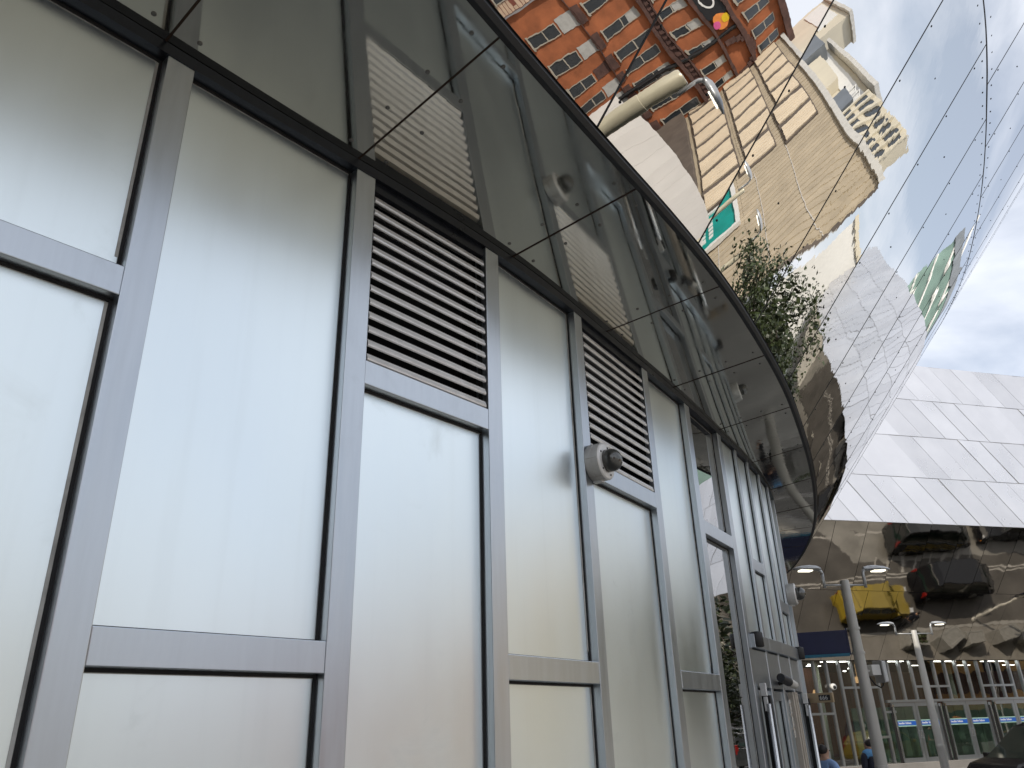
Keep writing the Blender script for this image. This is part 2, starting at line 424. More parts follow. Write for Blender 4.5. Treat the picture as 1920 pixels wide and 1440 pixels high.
# ---------------------------------------------------------------- plan curves of the near building
DS = 0.01
def plan_curve(T, H, a, b, s0, p0):
    s = np.arange(a, b + DS / 2, DS)
    th = np.radians(np.interp(s, T, H))
    i0 = int(np.argmin(abs(s - s0)))
    x = np.cumsum(np.sin(th)) * DS; y = np.cumsum(np.cos(th)) * DS
    return s, np.stack([x - x[i0] + p0[0], y - y[i0] + p0[1]], 1), th
WS, WC, WT = plan_curve([-6, -1, 0, .86, 1.7, 2.5, 3.4, 4.3, 5.2, 5.9, 6.4, 6.85, 7.35, 8, 8.6, 9.3, 10, 14],
    [50.49, 46.56, 43.31, 40.07, 41.61, 38.03, 31.93, 32.76, 31.2, 30.02, 29.83, 29.11, 27.29, 23.64, 19.28, 13.44, 7.2, -29.91], -6, 14, 2.535, (-0.0742, 3.3249))
ES, EC, ET = plan_curve([-8, 0, .6, 1.2, 2, 2.8, 3.5, 4.4, 5.4, 6.5, 7.7, 9.3, 11, 12.8, 14, 17, 20],
    [39.66, 33.1, 33.2, 34.31, 35.36, 32.7, 29.46, 27.81, 24.31, 23.29, 21.24, 18.8, 14.01, 10.42, 4.01, -23.72, -50.34], -8, 20, 2.0, (0.6406, 3.0006))
def wall(s, off=0.0, z=0.0):
    i = int(np.clip(round((s - WS[0]) / DS), 0, len(WS) - 1)); t = WT[i]
    return Vector((WC[i, 0] + math.cos(t) * off, WC[i, 1] - math.sin(t) * off, z))
def wdir(s):
    i = int(np.clip(round((s - WS[0]) / DS), 0, len(WS) - 1)); t = WT[i]
    return Vector((math.sin(t), math.cos(t), 0)), Vector((math.cos(t), -math.sin(t), 0))
def edge(s, off=0.0, z=0.0):
    i = int(np.clip(round((s - ES[0]) / DS), 0, len(ES) - 1)); t = ET[i]
    return Vector((EC[i, 0] + math.cos(t) * off, EC[i, 1] - math.sin(t) * off, z))
Z = Vector((0, 0, 1))
ZS = 4.475          # soffit at the wall
ZE = 4.54        # soffit at the outer edge
LEAN = math.tan(R(38.0))

# ---------------------------------------------------------------- ground
def gz(x, y):
    d = min(max(x - 24.0, 0.0), 75.0) * 0.155
    k = min(max((31.0 - y) / 8.0, 0.0), 1.0); k = k * k * (3 - 2 * k)
    return -d * k
def axis_pts(lo, hi, step, far):
    a = list(np.arange(lo, hi + step / 2, step))
    out = [-far, -far * 0.5, -far * 0.25, lo - 60] + a + [hi + 60, far * 0.25, far * 0.5, far]
    return sorted(set(round(float(q), 3) for q in out))
gx = axis_pts(-30, 120, 3, 900); gy = axis_pts(-40, 70, 2.5, 900)
MB().grid([[(x, y, gz(x, y)) for x in gx] for y in gy]).build('ground', M['road'], smooth=True, kind='structure')
# taxi road across the square: sheet over the ground, with painted lines and kerbs
TV = Vector((0.93292, 0.36008, 0)); NV = Vector((0.36008, -0.93292, 0))   # along the far wing / away from it
def FP(t, d, z=0.0):
    q = TV * t + NV * (d - 27.31)
    return Vector((q.x, q.y, z))
def strip(t0, t1, d0, d1, z, nt=30):
    rows = []
    for d in (d0, (d0 + d1) / 2, d1):
        rows.append([FP(t0 + (t1 - t0) * i / nt, d, 0) for i in range(nt + 1)])
    for r in rows:
        for p in r: p.z = gz(p.x, p.y) + z
    return rows
MB().grid(strip(4, 64, 3.4, 12.5, 0.004)[::-1]).build('road', M['asphalt'], kind='structure')
kb = MB()
for d in (3.25, 12.6):
    kb.box(FP(26, d, 0.05), TV * 22, NV * 0.08, Z * 0.07)
kb.build('kerb', M['kerb'], kind='structure')
mk = MB()
for d in (6.9, 7.15):
    mk.grid(strip(6, 60, d - 0.05, d + 0.05, 0.010, 24)[::-1])
mk.grid(strip(6, 60, 10.4, 10.55, 0.010, 24)[::-1])
for k in range(8):
    a = FP(33 + k * 0.9, 7.3, 0.012); mk.quad(a, a + TV * 0.12, a + TV * 0.62 + NV * 1.3, a + TV * 0.5 + NV * 1.3)
mk.build('road_marking', M['paint'], kind='structure')
MB().grid(strip(-6, 60, -0.25, 3.17, 0.10)[::-1]).build('pavement', M['paving'], kind='structure')

# ---------------------------------------------------------------- near building: curved steel facade
ST = thing('station_building', 'curved steel and glass station facade with mirrored canopy leaning over the street', 'building', wall(0, -1.0, 0))
ML = [-4.2, -3.4, -2.55, -1.7, -.86, -.02, .82, 1.665, 2.485, 3.33, 4.29, 5.08, 5.88, 6.41, 6.84, 7.32, 7.83, 8.4, 9.0, 9.6, 10.2, 10.8]
FW = 0.095
PT = 4.425        # top of panels
UT = (3.437, 3.539); LT = (2.375, 2.476)
def chord_box(mb, s0, s1, o0, o1, z0, z1, mi=0):
    a = wall(s0); b = wall(s1); t = (b - a).normalized(); n = Vector((t.y, -t.x, 0))
    c = (a + b) / 2 + n * ((o0 + o1) / 2) + Z * ((z0 + z1) / 2)
    return mb.box(c, t * ((b - a).length / 2), n * ((o1 - o0) / 2), Z * ((z1 - z0) / 2), mi)
def part(fn, name, m, **k):
    mb = MB(); fn(mb); return mb.build(name, m, ST, **k)
FWS = [FW if i < 13 else .058 for i in range(len(ML))]
for i, s in enumerate(ML):
    z0 = 0.0
    part(lambda mb: chord_box(mb, s, s + FWS[i], -0.075, 0.0, z0, PT), 'mullion', M['mullion'], bevel=0.003)
POFF = 0.0
def gasket(s0, s1, z0, z1):
    g = MB(); global POFF
    for a, b, c, d in ((s0, s1, z1 - .011, z1), (s0, s1, z0, z0 + .007)):
        chord_box(g, a, b, -0.06 + POFF, -0.043 + POFF, c, d)
    chord_box(g, s1 - .013, s1, -0.06 + POFF, -0.0435 + POFF, z0 + .007, z1 - .011)
    chord_box(g, s0, s0 + .008, -0.06 + POFF, -0.0435 + POFF, z0 + .007, z1 - .011)
    g.build('gasket', M['gasket'], ST)
    if POFF == 0.0:
        g = MB(); chord_box(g, s1 - .0155, s1 - .0132, -0.06, -0.0485, z0 + .05, z1 - .013); chord_box(g, s0 + .012, s1 - .016, -0.06, -0.0488, z1 - .0135, z1 - .0113); g.build('sealant', M['sealant'], ST)
def panel(s0, s1, z0, z1, m='panel', name='cladding_panel'):
    mb = MB()
    chord_box(mb, s0 + .007, s1 - .012, -0.07 + POFF, -0.050 + POFF, z0 + .006, z1 - .010)
    o = mb.build(name, M[m], ST)
    gasket(s0, s1, z0, z1)
    return o
def transom(s0, s1, zz, o=0.0):
    part(lambda mb: chord_box(mb, s0 + .001, s1 - .001, -0.075, -0.0015 + o, *zz), 'transom', M['mullion'], bevel=0.003)
def louvre(s0, s1, z0, z1):
    a = wall(s0 + .004); b = wall(s1 - .004); t = (b - a).normalized(); n = Vector((t.y, -t.x, 0)); L = (b - a).length
    mb = MB()
    mid = (a + b) / 2
    mb.box(mid - n * 0.17 + Z * (z0 + z1) / 2, t * (L / 2), n * 0.004, Z * (z1 - z0) / 2)
    for q in (a, b):
        mb.box(q - n * 0.10 + Z * (z0 + z1) / 2, t * 0.002, n * 0.066, Z * (z1 - z0) / 2)
    lv = mb.build('louvre', M['cavity'], ST)
    fr = MB(); fr.box(mid - n * 0.035 + Z * (z1 - .026), t * (L / 2), n * 0.02, Z * 0.026)
    fr.build('head_plate', M['header'], lv)
    N = 13; pit = (z1 - z0 - 0.055) / N
    me = None
    for k in range(N):
        zb = z0 + 0.004 + pit * k
        if me is None:
            s_ = MB()
            h = pit
            prof = [(-0.012, 0.0), (-0.006, 0.003), (-0.004, 0.010), (-0.012, 0.50 * h), (-0.020, 0.57 * h), (-0.110, 1.30 * h), (-0.113, 1.24 * h), (-0.025, 0.48 * h), (-0.011, 0.42 * h), (-0.012, 0.010)]
            L2 = L - 0.018
            s_.prism([a + t * 0.009 + n * y + Z * (zb + z) for y, z in prof], t * L2)
            sl_ = s_.build('slat', M['slat'], lv); me = sl_; z00 = zb
        else:
            c = me.copy(); COL.objects.link(c); c.parent = lv; c.location = (0, 0, zb - z00)
    return lv
for i in range(len(ML) - 1):
    s0, s1 = ML[i] + FWS[i], ML[i + 1]
    k = i - 5          # bay 0 is the first one at the left edge
    if k >= 7 and k <= 10:
        continue
    if k == 6:
        transom(s0, s1, UT)
        for zz in ((0.25, UT[0]), (UT[1], PT)):
            part(lambda mb: chord_box(mb, s0 + .007, s1 - .012, -0.062, -0.050, zz[0] + .006, zz[1] - .01), 'window_pane', M['clear'])
            gasket(s0, s1, *zz)
        part(lambda mb: chord_box(mb, s0, s1, -0.07, -0.004, 0.0, 0.25), 'sill_panel', M['mullion'])
    elif k in (2, 4):
        transom(s0, s1, UT); louvre(s0, s1, UT[1], PT); panel(s0, s1, 0.1, UT[0])
    elif k in (0, -2):
        transom(s0, s1, UT); panel(s0, s1, UT[1], PT); panel(s0, s1, 0.1, UT[0])
    elif k in (1, 3, 5, -1, -3):
        transom(s0, s1, LT); panel(s0, s1, LT[1], PT); panel(s0, s1, 0.1, LT[0])
    else:
        panel(s0, s1, 0.1, PT)
# door bays: narrow panels above, double door below
DZ = 2.70
POFF = 0.022
for k, tz in ((7, None), (8, (3.36, 3.46)), (9, None), (10, (3.12, 3.22))):
    s0, s1 = ML[k + 5] + FWS[k + 5], ML[k + 6]
    if tz:
        transom(s0, s1, tz); panel(s0, s1, tz[1], PT); panel(s0, s1, DZ + .105, tz[0])
    else:
        panel(s0, s1, DZ + .105, PT)
sD0, sD1 = ML[12] + FWS[12], ML[16]
sD0 += 0.0
def seg_strip(mb, s0, s1, o0, o1, z0, z1, n=4):
    for j in range(n):
        chord_box(mb, s0 + (s1 - s0) * j / n, s0 + (s1 - s0) * (j + 1) / n, o0, o1, z0, z1)
part(lambda mb: seg_strip(mb, sD0, sD1, -0.075, 0.03, DZ, DZ + .10), 'door_header', M['mullion'], bevel=0.003)
part(lambda mb: seg_strip(mb, sD0, sD1, -0.075, -0.004, 2.42, DZ - .012), 'door_head_panel', M['mullion'])
POFF = 0.0
sm = (sD0 + sD1) / 2
for a, b in ((sD0 + .05, sm - .01), (sm + .01, sD1 - .05)):
    mb = MB()
    chord_box(mb, a, a + .07, -0.07, -0.02, 0.05, 2.40); chord_box(mb, b - .07, b, -0.07, -0.02, 0.05, 2.40)
    chord_box(mb, a + .07, b - .07, -0.07, -0.02, 2.33, 2.40); chord_box(mb, a + .07, b - .07, -0.07, -0.02, 0.05, 0.30)
    dl = mb.build('door_leaf', M['mullion'], ST, bevel=0.002)
    mb = MB(); chord_box(mb, a + .07, b - .07, -0.055, -0.045, 0.30, 2.33); mb.build('door_glass', M['frosted'], dl)
    mb = MB(); chord_box(mb, a + .07, a + .085, -0.045, -0.035, 0.30, 2.33); chord_box(mb, b - .085, b - .07, -0.045, -0.035, 0.30, 2.33); mb.build('glass_bead', M['gasket'], dl)
# finger guard, pull bars and brackets
for s_, brk in ((sD0 + .04, 2.40), (sD1 - .16, 2.36)):
    p = wall(s_, 0.050); t, n = wdir(s_)
    pb = MB().tube([p + Z * 0.2, p + Z * 2.30], 0.017, 12).build('pull_bar', M['chrome'], ST, smooth=True)
    q = p + t * 0.06 - n * 0.02
    MB().box(q + Z * 1.28, t * 0.028, n * 0.03, Z * 1.08).build('rubber_edge', M['gasket'], pb)
    mb = MB(); mb.box(p - n * 0.02 + Z * brk, t * 0.018, n * 0.022, Z * 0.045); mb.box(p - n * 0.015 + Z * (brk - 0.10), t * 0.012, n * 0.014, Z * 0.05)
    mb.build('bracket', M['white_plastic'], pb, bevel=0.004)
mb = MB(); t, n = wdir(sm)
for j in range(4):
    mb.box(wall(sm + 0.10 + 0.04 * j, 0.02 + 0.012 * (j % 2)) + Z * 1.25, t * 0.0165, n * 0.02, Z * 1.15)
mb.build('finger_guard', M['cream'], ST)
mb = MB()
for j in (0.06, 0.17):
    for zz in (2.30, 2.22, 2.12):
        mb.box(wall(sm + j * .5, -0.005) + Z * zz, t * 0.03, n * 0.02, Z * 0.012)
    mb.tube([wall(sm + j * .5, 0.01, 2.05), wall(sm + j * .5, 0.01, 2.34)], 0.008, 8)
mb.build('door_bolt', M['chrome'], ST)
# motion sensors at the header ends
for s_ in (sD0 + .06, sD1 - .03):
    c = wall(s_, 0.03, DZ + .06); t, n = wdir(s_)
    MB().lathe(c - Z * 0.055, Z, [(0, .045), (.004, .05), (.10, .05), (.108, .046), (.114, .03)], 16).build('sensor_drum', M['black'], ST, smooth=True)
# header band under the soffit and backing wall
part(lambda mb: seg_strip(mb, ML[0], ML[-1], -0.085, 0.004, PT, ZS - .002, 90), 'header_beam', M['header'])
part(lambda mb: seg_strip(mb, ML[0], 5.1, -0.32, -0.26, 0.0, ZS - .004, 50), 'backing_wall', M['cavity'])
part(lambda mb: seg_strip(mb, 5.95, 14.0, -0.32, -0.26, 0.0, ZS - .004, 50), 'backing_wall', M['cavity'])
mb = MB(); a, b = wall(5.1, -.3), wall(5.95, -.3); t, n = wdir(5.5)
mb.box((a + b) / 2 - n * 1.6 + Z * 2.2, t * 0.9, n * 0.05, Z * 2.2)
mb.build('backing_wall', M['interior'], ST)
seg_far = MB(); seg_strip(seg_far, 10.9, 14, -0.06, -0.04, 0.1, PT, 12); seg_far.build('cladding_panel', M['panel'], ST)

# soffit panels, from the wall line to the canopy edge
def near_edge_s(p, d):
    """edge parameter where the line p + k d (plan) crosses the canopy edge"""
    best = None
    n = Vector((d.y, -d.x, 0))
    dd = (EC[:, 0] - p.x) * n.x + (EC[:, 1] - p.y) * n.y
    along = (EC[:, 0] - p.x) * d.x + (EC[:, 1] - p.y) * d.y
    j = np.where(along > 0, abs(dd), 9e9).argmin()
    return float(ES[j])
JW = [-5.6, -4.5, -3.4, -2.3, -1.2, -0.05, 0.80, 1.66, 2.70, 3.76, 4.86, 5.96, 7.06, 8.16, 9.3, 10.4, 11.5, 12.6, 13.8]
JT = []
for s_ in JW:
    t, n = wdir(s_); JT.append((s_, near_edge_s(wall(s_), n)))
print('soffit joints', [(round(a, 2), round(b, 2)) for a, b in JT])
riv = MB()
def rivet(p, nrm, r=0.009, h=0.004, mb=None):
    (mb or riv).lathe(p, nrm, [(0, r), (h * .7, r * .9), (h, r * .5)], 8)
G = 0.0035
for (a0, e0), (a1, e1) in zip(JT[:-1], JT[1:]):
    nu, nv = 10, 6
    rows = []
    for i in range(nu + 1):
        u = G / max(a1 - a0, .1) + (1 - 2 * G / max(a1 - a0, .1)) * i / nu
        A = wall(a0 + (a1 - a0) * u, 0.0, ZS); B = edge(e0 + (e1 - e0) * u, -0.012, ZE)
        rows.append([A.lerp(B, j / nv) for j in range(nv + 1)])
    # tiny tilt of each sheet so that reflections break at the joints
    t, n = wdir((a0 + a1) / 2)
    tilt = random.uniform(-1, 1) * 0.0022
    for i, r in enumerate(rows):
        for p in r: p.z += tilt * (i / nu - .5)
    o = MB().slab(rows, (0, 0, 0.003)).build('soffit_panel', M['soffit'], ST)
    for q in o.data.polygons: q.use_smooth = False
    if -3 < a0 < 9.5:
        for u in (0.10, 0.90):
            for v in (0.08, 0.36, 0.64, 0.92):
                A = wall(a0 + (a1 - a0) * u, 0.0, ZS); B = edge(e0 + (e1 - e0) * u, -0.012, ZE)
                rivet(A.lerp(B, v) + Z * tilt * (u - .5), -Z, 0.010, 0.004)
for s_, e_ in JT:
    if -3 < s_ < 12.5:
        A = wall(s_, 0.004, ZS - .0015); B = edge(e_, -0.014, ZE - .0015); d_ = (B - A).normalized(); q_ = Vector((d_.y, -d_.x, 0)).normalized()
        MB().box((A + B) / 2, d_ * ((B - A).length / 2), q_ * .0042, Z * .0012).build('soffit_joint', M['rust'], ST)
# black deck above the joints
mb = MB(); rows = []
for i in range(0, 141):
    a = WS[0] + .1 + (13.9 - WS[0] - .1) * i / 140
    t, n = wdir(a); p = wall(a, -0.4, ZS + .02); rows.append([p, edge(near_edge_s(wall(a), n), -0.015, ZE + .02)])
mb.grid(rows); mb.build('canopy_deck', M['black'], ST)
# black strip standing in for the shadow gap between soffit and mirror shell
mb = MB(); se = np.arange(-6, 19.6, 0.1)
rows = [[edge(s_, o_, z_) for s_ in se] for o_, z_ in ((-0.012, ZE - .004), (0.012, ZE - .006), (0.030, ZE + .012), (0.030, ZE + .045), (-0.012, ZE + .045))]
mb.grid(rows); mb.build('shadow_gap_strip', M['black'], ST)

# mirror shell: leaning panels, two rows of joints
SE0 = 0.43; PW = 1.11
def shell(s, z, warp=0.0):
    p = edge(s, 0.03, 0); i = int(np.clip(round((s - ES[0]) / DS), 0, len(ES) - 1)); t = ET[i]
    n = Vector((math.cos(t), -math.sin(t), 0))
    q = p + n * ((z - ZE - .02) * LEAN) + Z * z
    return q
def wd_edge(s):
    t = ET[int(np.clip(round((s - ES[0]) / DS), 0, len(ES) - 1))]
    return Vector((math.sin(t), math.cos(t), 0))
def shell_n(s):
    i = int(np.clip(round((s - ES[0]) / DS), 0, len(ES) - 1)); t = ET[i]; c = math.cos(math.atan(LEAN)); sn = math.sin(math.atan(LEAN))
    return Vector((math.cos(t) * c, -math.sin(t) * c, -sn))
def seamz(s): return 7.02 + (np.clip(s, -2, 14) - 4.35) * 0.146
TIERS = [(lambda s: ZE + .03, seamz, 0.0), (lambda s: seamz(s) + .008, lambda s: seamz(s) + 2.7, 0.55)]
rv2 = MB()
for ti, (zl, zh, offs) in enumerate(TIERS):
    for k in range(-6, 17):
        a = SE0 + offs + PW * k; b = a + PW
        if b > 19.6 or a < -7.5: continue
        nu, nv = 6, 8
        bow = random.uniform(-1, 1) * 0.0016
        rows = []
        for i in range(nu + 1):
            s_ = a + .004 + (b - a - .008) * i / nu
            z0, z1 = float(zl(s_)), float(zh(s_))
            bw = shell_n(s_) * (bow * 4 * (i / nu) * (1 - i / nu))
            rows.append([shell(s_, z0 + (z1 - z0) * j / nv) + bw for j in range(nv + 1)])
        t_ = ET[int(np.clip(round(((a + b) / 2 - ES[0]) / DS), 0, len(ES) - 1))]
        back = Vector((-math.cos(t_), math.sin(t_), 0.3)) * 0.003
        rip = ti == 0 and 3.5 < a < 6.8
        o = MB().slab(rows, back).build('mirror_panel', M['mirror_ripple' if rip else 'mirror'], ST)
        if -3 < a < 19:
            q0, q1 = float(zl(a)), float(zh(a)); nn_ = shell_n(a); tt_ = wd_edge(a)
            L_, H_ = shell(a, q0), shell(a, q1)
            MB().box((L_ + H_) / 2 + nn_ * .0005, tt_ * .0055, nn_ * .0012, (H_ - L_) / 2).build('joint_strip', M['gasket'], ST)
            if ti == 0:
                up_ = (H_ - L_).normalized() * .0075
                C_ = [shell(a + (b - a) * q / 6, float(zh(a + (b - a) * q / 6)) + .004) + nn_ * .0022 for q in range(7)]
                MB().slab([[c - up_ for c in C_], [c + up_ for c in C_]], -nn_ * .0024).build('joint_strip', M['gasket'], ST)
        sm_ = [True] * ((nu) * (nv)) + [False] * (len(o.data.polygons) - nu * nv)
        o.data.polygons.foreach_set('use_smooth', sm_)
        if ti < 2 and -1 < a < 14:
            nn = shell_n((a + b) / 2)
            z0, z1 = float(zl(a)), float(zh(a))
            for j in range(7):
                zz = z0 + (z1 - z0) * (0.06 + 0.88 * j / 6)
                rivet(shell(a + .05, zz), shell_n(a), 0.0078, 0.004, rv2)
                if j in (1, 3, 5): rivet(shell((a + b) / 2, zz), nn, 0.0072, 0.004, rv2)
            for q in range(5):
                s_ = a + .12 + (b - a - .24) * q / 4
                rivet(shell(s_, float(zh(s_)) - .06), shell_n(s_), 0.0078, 0.004, rv2)
                if ti: rivet(shell(s_, float(zl(s_)) + .06), shell_n(s_), 0.0078, 0.004, rv2)
riv.build('soffit_rivets', M['rivet'], ST, kind='stuff')
rv2.build('shell_rivets', M['gasket'], ST, kind='stuff')
# dark structure right behind the sheets (shows only as the joints), roof and rear
mb = MB(); rows = []
for s_ in np.arange(-7.4, 19.5, 0.15):
    t_ = ET[int(np.clip(round((s_ - ES[0]) / DS), 0, len(ES) - 1))]; bk = Vector((-math.cos(t_), math.sin(t_), 0)) * 0.03
    rows.append([shell(float(s_), ZE + .04) + bk, shell(float(s_), float(seamz(s_)) + 2.7) + bk])
mb.grid(rows); mb.build('shell_backing', M['black'], ST)
top = [shell(float(s_), float(seamz(s_)) + 2.68) for s_ in np.arange(-7.4, 19.5, 0.5)]
mb = MB(); inner = Vector((-16, 14, 10.4))
for a, b in zip(top[:-1], top[1:]): mb.add([a, b, inner], [(0, 1, 2)])
mb.build('roof', M['greymetal'], ST)
mb = MB(); p0 = wall(-6, -.3); p1 = wall(14, -.3)
mb.abox(-26, -14, 2, 26, 0, 10.3); mb.build('rear_block', M['greymetal'], ST)
pA, pB = top[0], Vector((-20, 2.5, 10.3))
mb = MB(); mb.add([(pA.x, pA.y, 0), (pB.x, pB.y, 0), pB, pA], [(0, 1, 2, 3)]); mb.build('end_wall', M['greymetal'], ST)

# ---------------------------------------------------------------- cameras and plates on the near facade
def dome_camera(base, n, r, label, scale_len=1.0, flip=False):
    t_ = thing('security_camera', label, 'security camera', base, 'dome cameras on the station walls')
    n = Vector(n).normalized()
    L = r * 0.82 * scale_len
    MB().lathe(base, n, [(0, r * .97), (L * .06, r), (L * .42, r), (L * .43, r * .985), (L * .46, r * .985), (L * .47, r), (L * .92, r), (L, r * .95), (L * 1.03, r * .9), (L * 1.03, r * .60)], 40).build('housing', M['dome_body'], t_, smooth=False)
    hs = [o for o in t_.children if o.name.startswith('housing')][0]
    hs.data.polygons.foreach_set('use_smooth', [True] * len(hs.data.polygons)); hs.data.set_sharp_from_angle(angle=R(35))
    b0 = Vector(base) + n * (L * 1.0)
    prof = [(0, r * .60)] + [(r * .30 + r * .55 * math.sin(a), r * .60 * math.cos(a)) for a in np.linspace(0, math.pi / 2 * .97, 10)]
    MB().lathe(b0, n, prof, 32).build('dome', M['dome'], t_, smooth=True)
    u = n.cross(Z).normalized(); v = u.cross(n)
    sc_ = MB()
    for k in range(5):
        a = 2 * math.pi * k / 5 + .5
        sc_.lathe(Vector(base) + n * (L * 1.03) + (u * math.cos(a) + v * math.sin(a)) * r * .76, n, [(0, r * .06), (r * .03, r * .05)], 8)
    sc_.build('screws', M['gasket'], t_)
    rb = MB()
    for k in range(6):
        a = 2 * math.pi * k / 6
        d_ = u * math.cos(a) + v * math.sin(a)
        rb.box(Vector(base) + n * L * .45 + d_ * r * 1.001, n * L * .4, d_ * r * .012, n.cross(d_) * r * .012)
    rb.build('seam_ribs', M['pole'], t_)
    MB().box(Vector(base) + n * L * .35 - v * r * 1.02, n * L * .3, u * r * .16, v * r * .06).build('spout', M['dome_body'], t_)
    return t_
t, n = wdir(3.40)
dome_camera(wall(3.42, 0.002, 3.505), n, 0.104, 'grey dome camera with smoked bubble on the mullion beside the second louvre')
t, n = wdir(7.88)
dome_camera(wall(7.95, 0.002, 3.33), n, 0.104, 'metal dome camera seen side-on above the far end of the glass door')
# bullet camera over the door
t, n = wdir(sm)
bc = thing('bullet_camera', 'black cylindrical camera above the middle of the narrow glass door', 'camera', wall(sm - .05, 0.0, 2.42))
p = wall(sm - .34, 0.05, 2.50); q = wall(sm - .02, 0.09, 2.45)
MB().tube([p, p.lerp(q, .55)], [0.034, 0.037], 16).build('barrel', M['black'], bc, smooth=False)
MB().tube([p.lerp(q, .52), q], [0.034, 0.031], 16).build('sunshield', M['pole'], bc)
MB().tube([wall(sm - .2, -0.004, 2.46), p.lerp(q, .45)], 0.015, 8).build('arm', M['gasket'], bc)
# projecting plate with three figures
pl = thing('bracket_sign', 'small brass bracket sign with white figures past the door edge', 'sign', wall(7.8, 0.1, 2.44))
t, n = wdir(7.8)
# plate stands square to the wall, read from the street
dv = (n * 0.97 - t * 0.25).normalized()
c0 = wall(7.80, 0.02, 2.36)
MB().box(c0 + dv * 0.13, dv * 0.13, dv.cross(Z) * 0.02, Z * 0.042).build('plate', M['brass'], pl, bevel=0.003)
fd = Vector((dv.y, -dv.x, 0));
if fd.dot(Vector((0, -1, 0))) < 0: fd = -fd
MB().box(c0 + dv * 0.185 + fd * 0.021, dv * 0.052, fd * 0.002, Z * 0.024).build('display', M['black'], pl)
vs, fs = text_mesh('666', 0.05)
MB().add([c0 + dv * (0.141 + v.x * 1.0) + fd * (0.0245 + v.z) + Z * (v.y - 0.017) for v in vs], fs).build('figures', M['white_plastic'], pl)

# ---------------------------------------------------------------- far station wing
FW_ = thing('station_wing', 'far station wing with pale slanted steel panels above a mirrored band and glazed doors', 'building', FP(28, -6, 0))
T0, T1 = -4.0, 66.0
def dtop(t): return 3.2 + 0.095 * (t - 22)
ZB0, ZB1, ZBM = 4.35, 9.4, 6.93
def band(t, z): return FP(t, dtop(t) * (z - ZB0) / (ZB1 - ZB0), z)
tt = [T0 + 1.55 * k for k in range(int((T1 - T0) / 1.55) + 1)]
for za, zb, sh in ((ZB0, ZBM - .006, 0.0), (ZBM + .006, ZB1, 0.7)):
    for a, b in zip(tt[:-1], tt[1:]):
        a += sh; b += sh
        rows = [[band(a + .006 + (b - a - .012) * i / 3, za + (zb - za) * j / 3) for j in range(4)] for i in range(4)]
        tl = random.uniform(-1, 1) * 0.004
        for i, r in enumerate(rows):
            for p in r: p += NV * tl * (i / 3 - .5) * 3
        o = MB().slab(rows, -NV * 0.004).build('mirror_panel', M['band'], FW_)
        o.data.polygons.foreach_set('use_smooth', [q < 9 for q in range(len(o.data.polygons))])
mb = MB(); mb.grid([[band(t_, z_) - NV * .06 for z_ in np.linspace(ZB0, ZB1, 7)] for t_ in np.arange(T0, T1 + .1, 1.0)]); mb.build('band_backing', M['black'], FW_)
# pale upper cladding: four rows of slanted sheets
PZ = [9.4, 11.45, 13.4, 15.25, 17.1]
def pale(t, z):
    return FP(t, dtop(t) + 0.04 - 0.06 * (z - 9.4) + 0.0, z)
SL = -0.72
for r in range(4):
    z0, z1 = PZ[r] + .010, PZ[r + 1] - .012
    base = T0 + r * 0.45
    k = 0
    while base + k * 1.22 < T1:
        a = base + k * 1.22; b = a + 1.22 - .018; k += 1
        h = z1 - z0; tl = random.uniform(-1, 1) * 0.012; tv = random.uniform(-1, 1) * 0.008
        P = [pale(a, z0), pale(b, z0), pale(b + SL * h, z1), pale(a + SL * h, z1)]
        P[0] += NV * tl; P[1] -= NV * tl; P[2] += NV * (tv - tl); P[3] += NV * (tv + tl)
        MB().slab([[P[0], P[1]], [P[3], P[2]]], -NV * 0.006).build('cladding_panel', M['pale'], FW_)
mb = MB(); mb.grid([[pale(t_, z_) - NV * .04 for z_ in (PZ[0], PZ[-1])] for t_ in np.arange(T0 - 2, T1 + .1, 1.0)]); mb.build('cladding_backing', M['pole'], FW_)
mb = MB(); mb.grid([[pale(T0 - 2, 17.08), pale(T1, 17.08)], [FP(T0 - 2, -25, 17.08), FP(T1, -25, 17.08)]]); mb.build('roof', M['pale'], FW_)
for t_ in (T0, T1 - .3):
    MB().prism([band(t_, ZB0), band(t_, ZB1), pale(t_, 17.0), FP(t_, -25, 17.0), FP(t_, -25, 0), FP(t_, -0.3, 0)], TV * .2).build('end_wall', M['pale'], FW_)
# glazing
GZ = -0.3
TW = 0.66
mull = [23.05 + TW * k for k in range(-14, 22)]
def gbox(mb, t0, t1, d0, d1, z0, z1, mi=0):
    return mb.box(FP((t0 + t1) / 2, (d0 + d1) / 2, (z0 + z1) / 2), TV * (t1 - t0) / 2, NV * (d1 - d0) / 2, Z * (z1 - z0) / 2, mi)
DOORS = [(27.35 + 2.95 * k, 27.35 + 2.95 * k + 2.78) for k in range(4)]
DH = 2.66; DB = 0.36
def in_door(t): return DOORS[0][0] - .02 < t < DOORS[-1][1] + .02
for i, m_ in enumerate(mull):
    z0 = DH + .10 if in_door(m_) else 0.1
    mb = MB(); gbox(mb, m_ - .045, m_ + .045, GZ - .08, GZ + .06, z0, ZB0 - .004); mb.build('mullion', M['mullion'], FW_)
    a, b = m_ + .045, m_ + TW - .045
    mid = (a + b) / 2
    zs = [z0, ZB0]
    cut = {0: [3.28], 1: [], 2: [2.3], 3: [3.28, 1.35]}[(i * 7 + i // 3) % 4]
    cut = [c for c in cut if c > z0 + .3]
    for c in cut:
        mb = MB(); gbox(mb, a, b, GZ - .07, GZ + .05, c - .045, c + .045); mb.build('transom', M['mullion'], FW_)
    mb = MB(); gbox(mb, a, b, GZ - .012, GZ + .0, z0, ZB0 - .006); mb.build('window_pane', M['glass'], FW_)
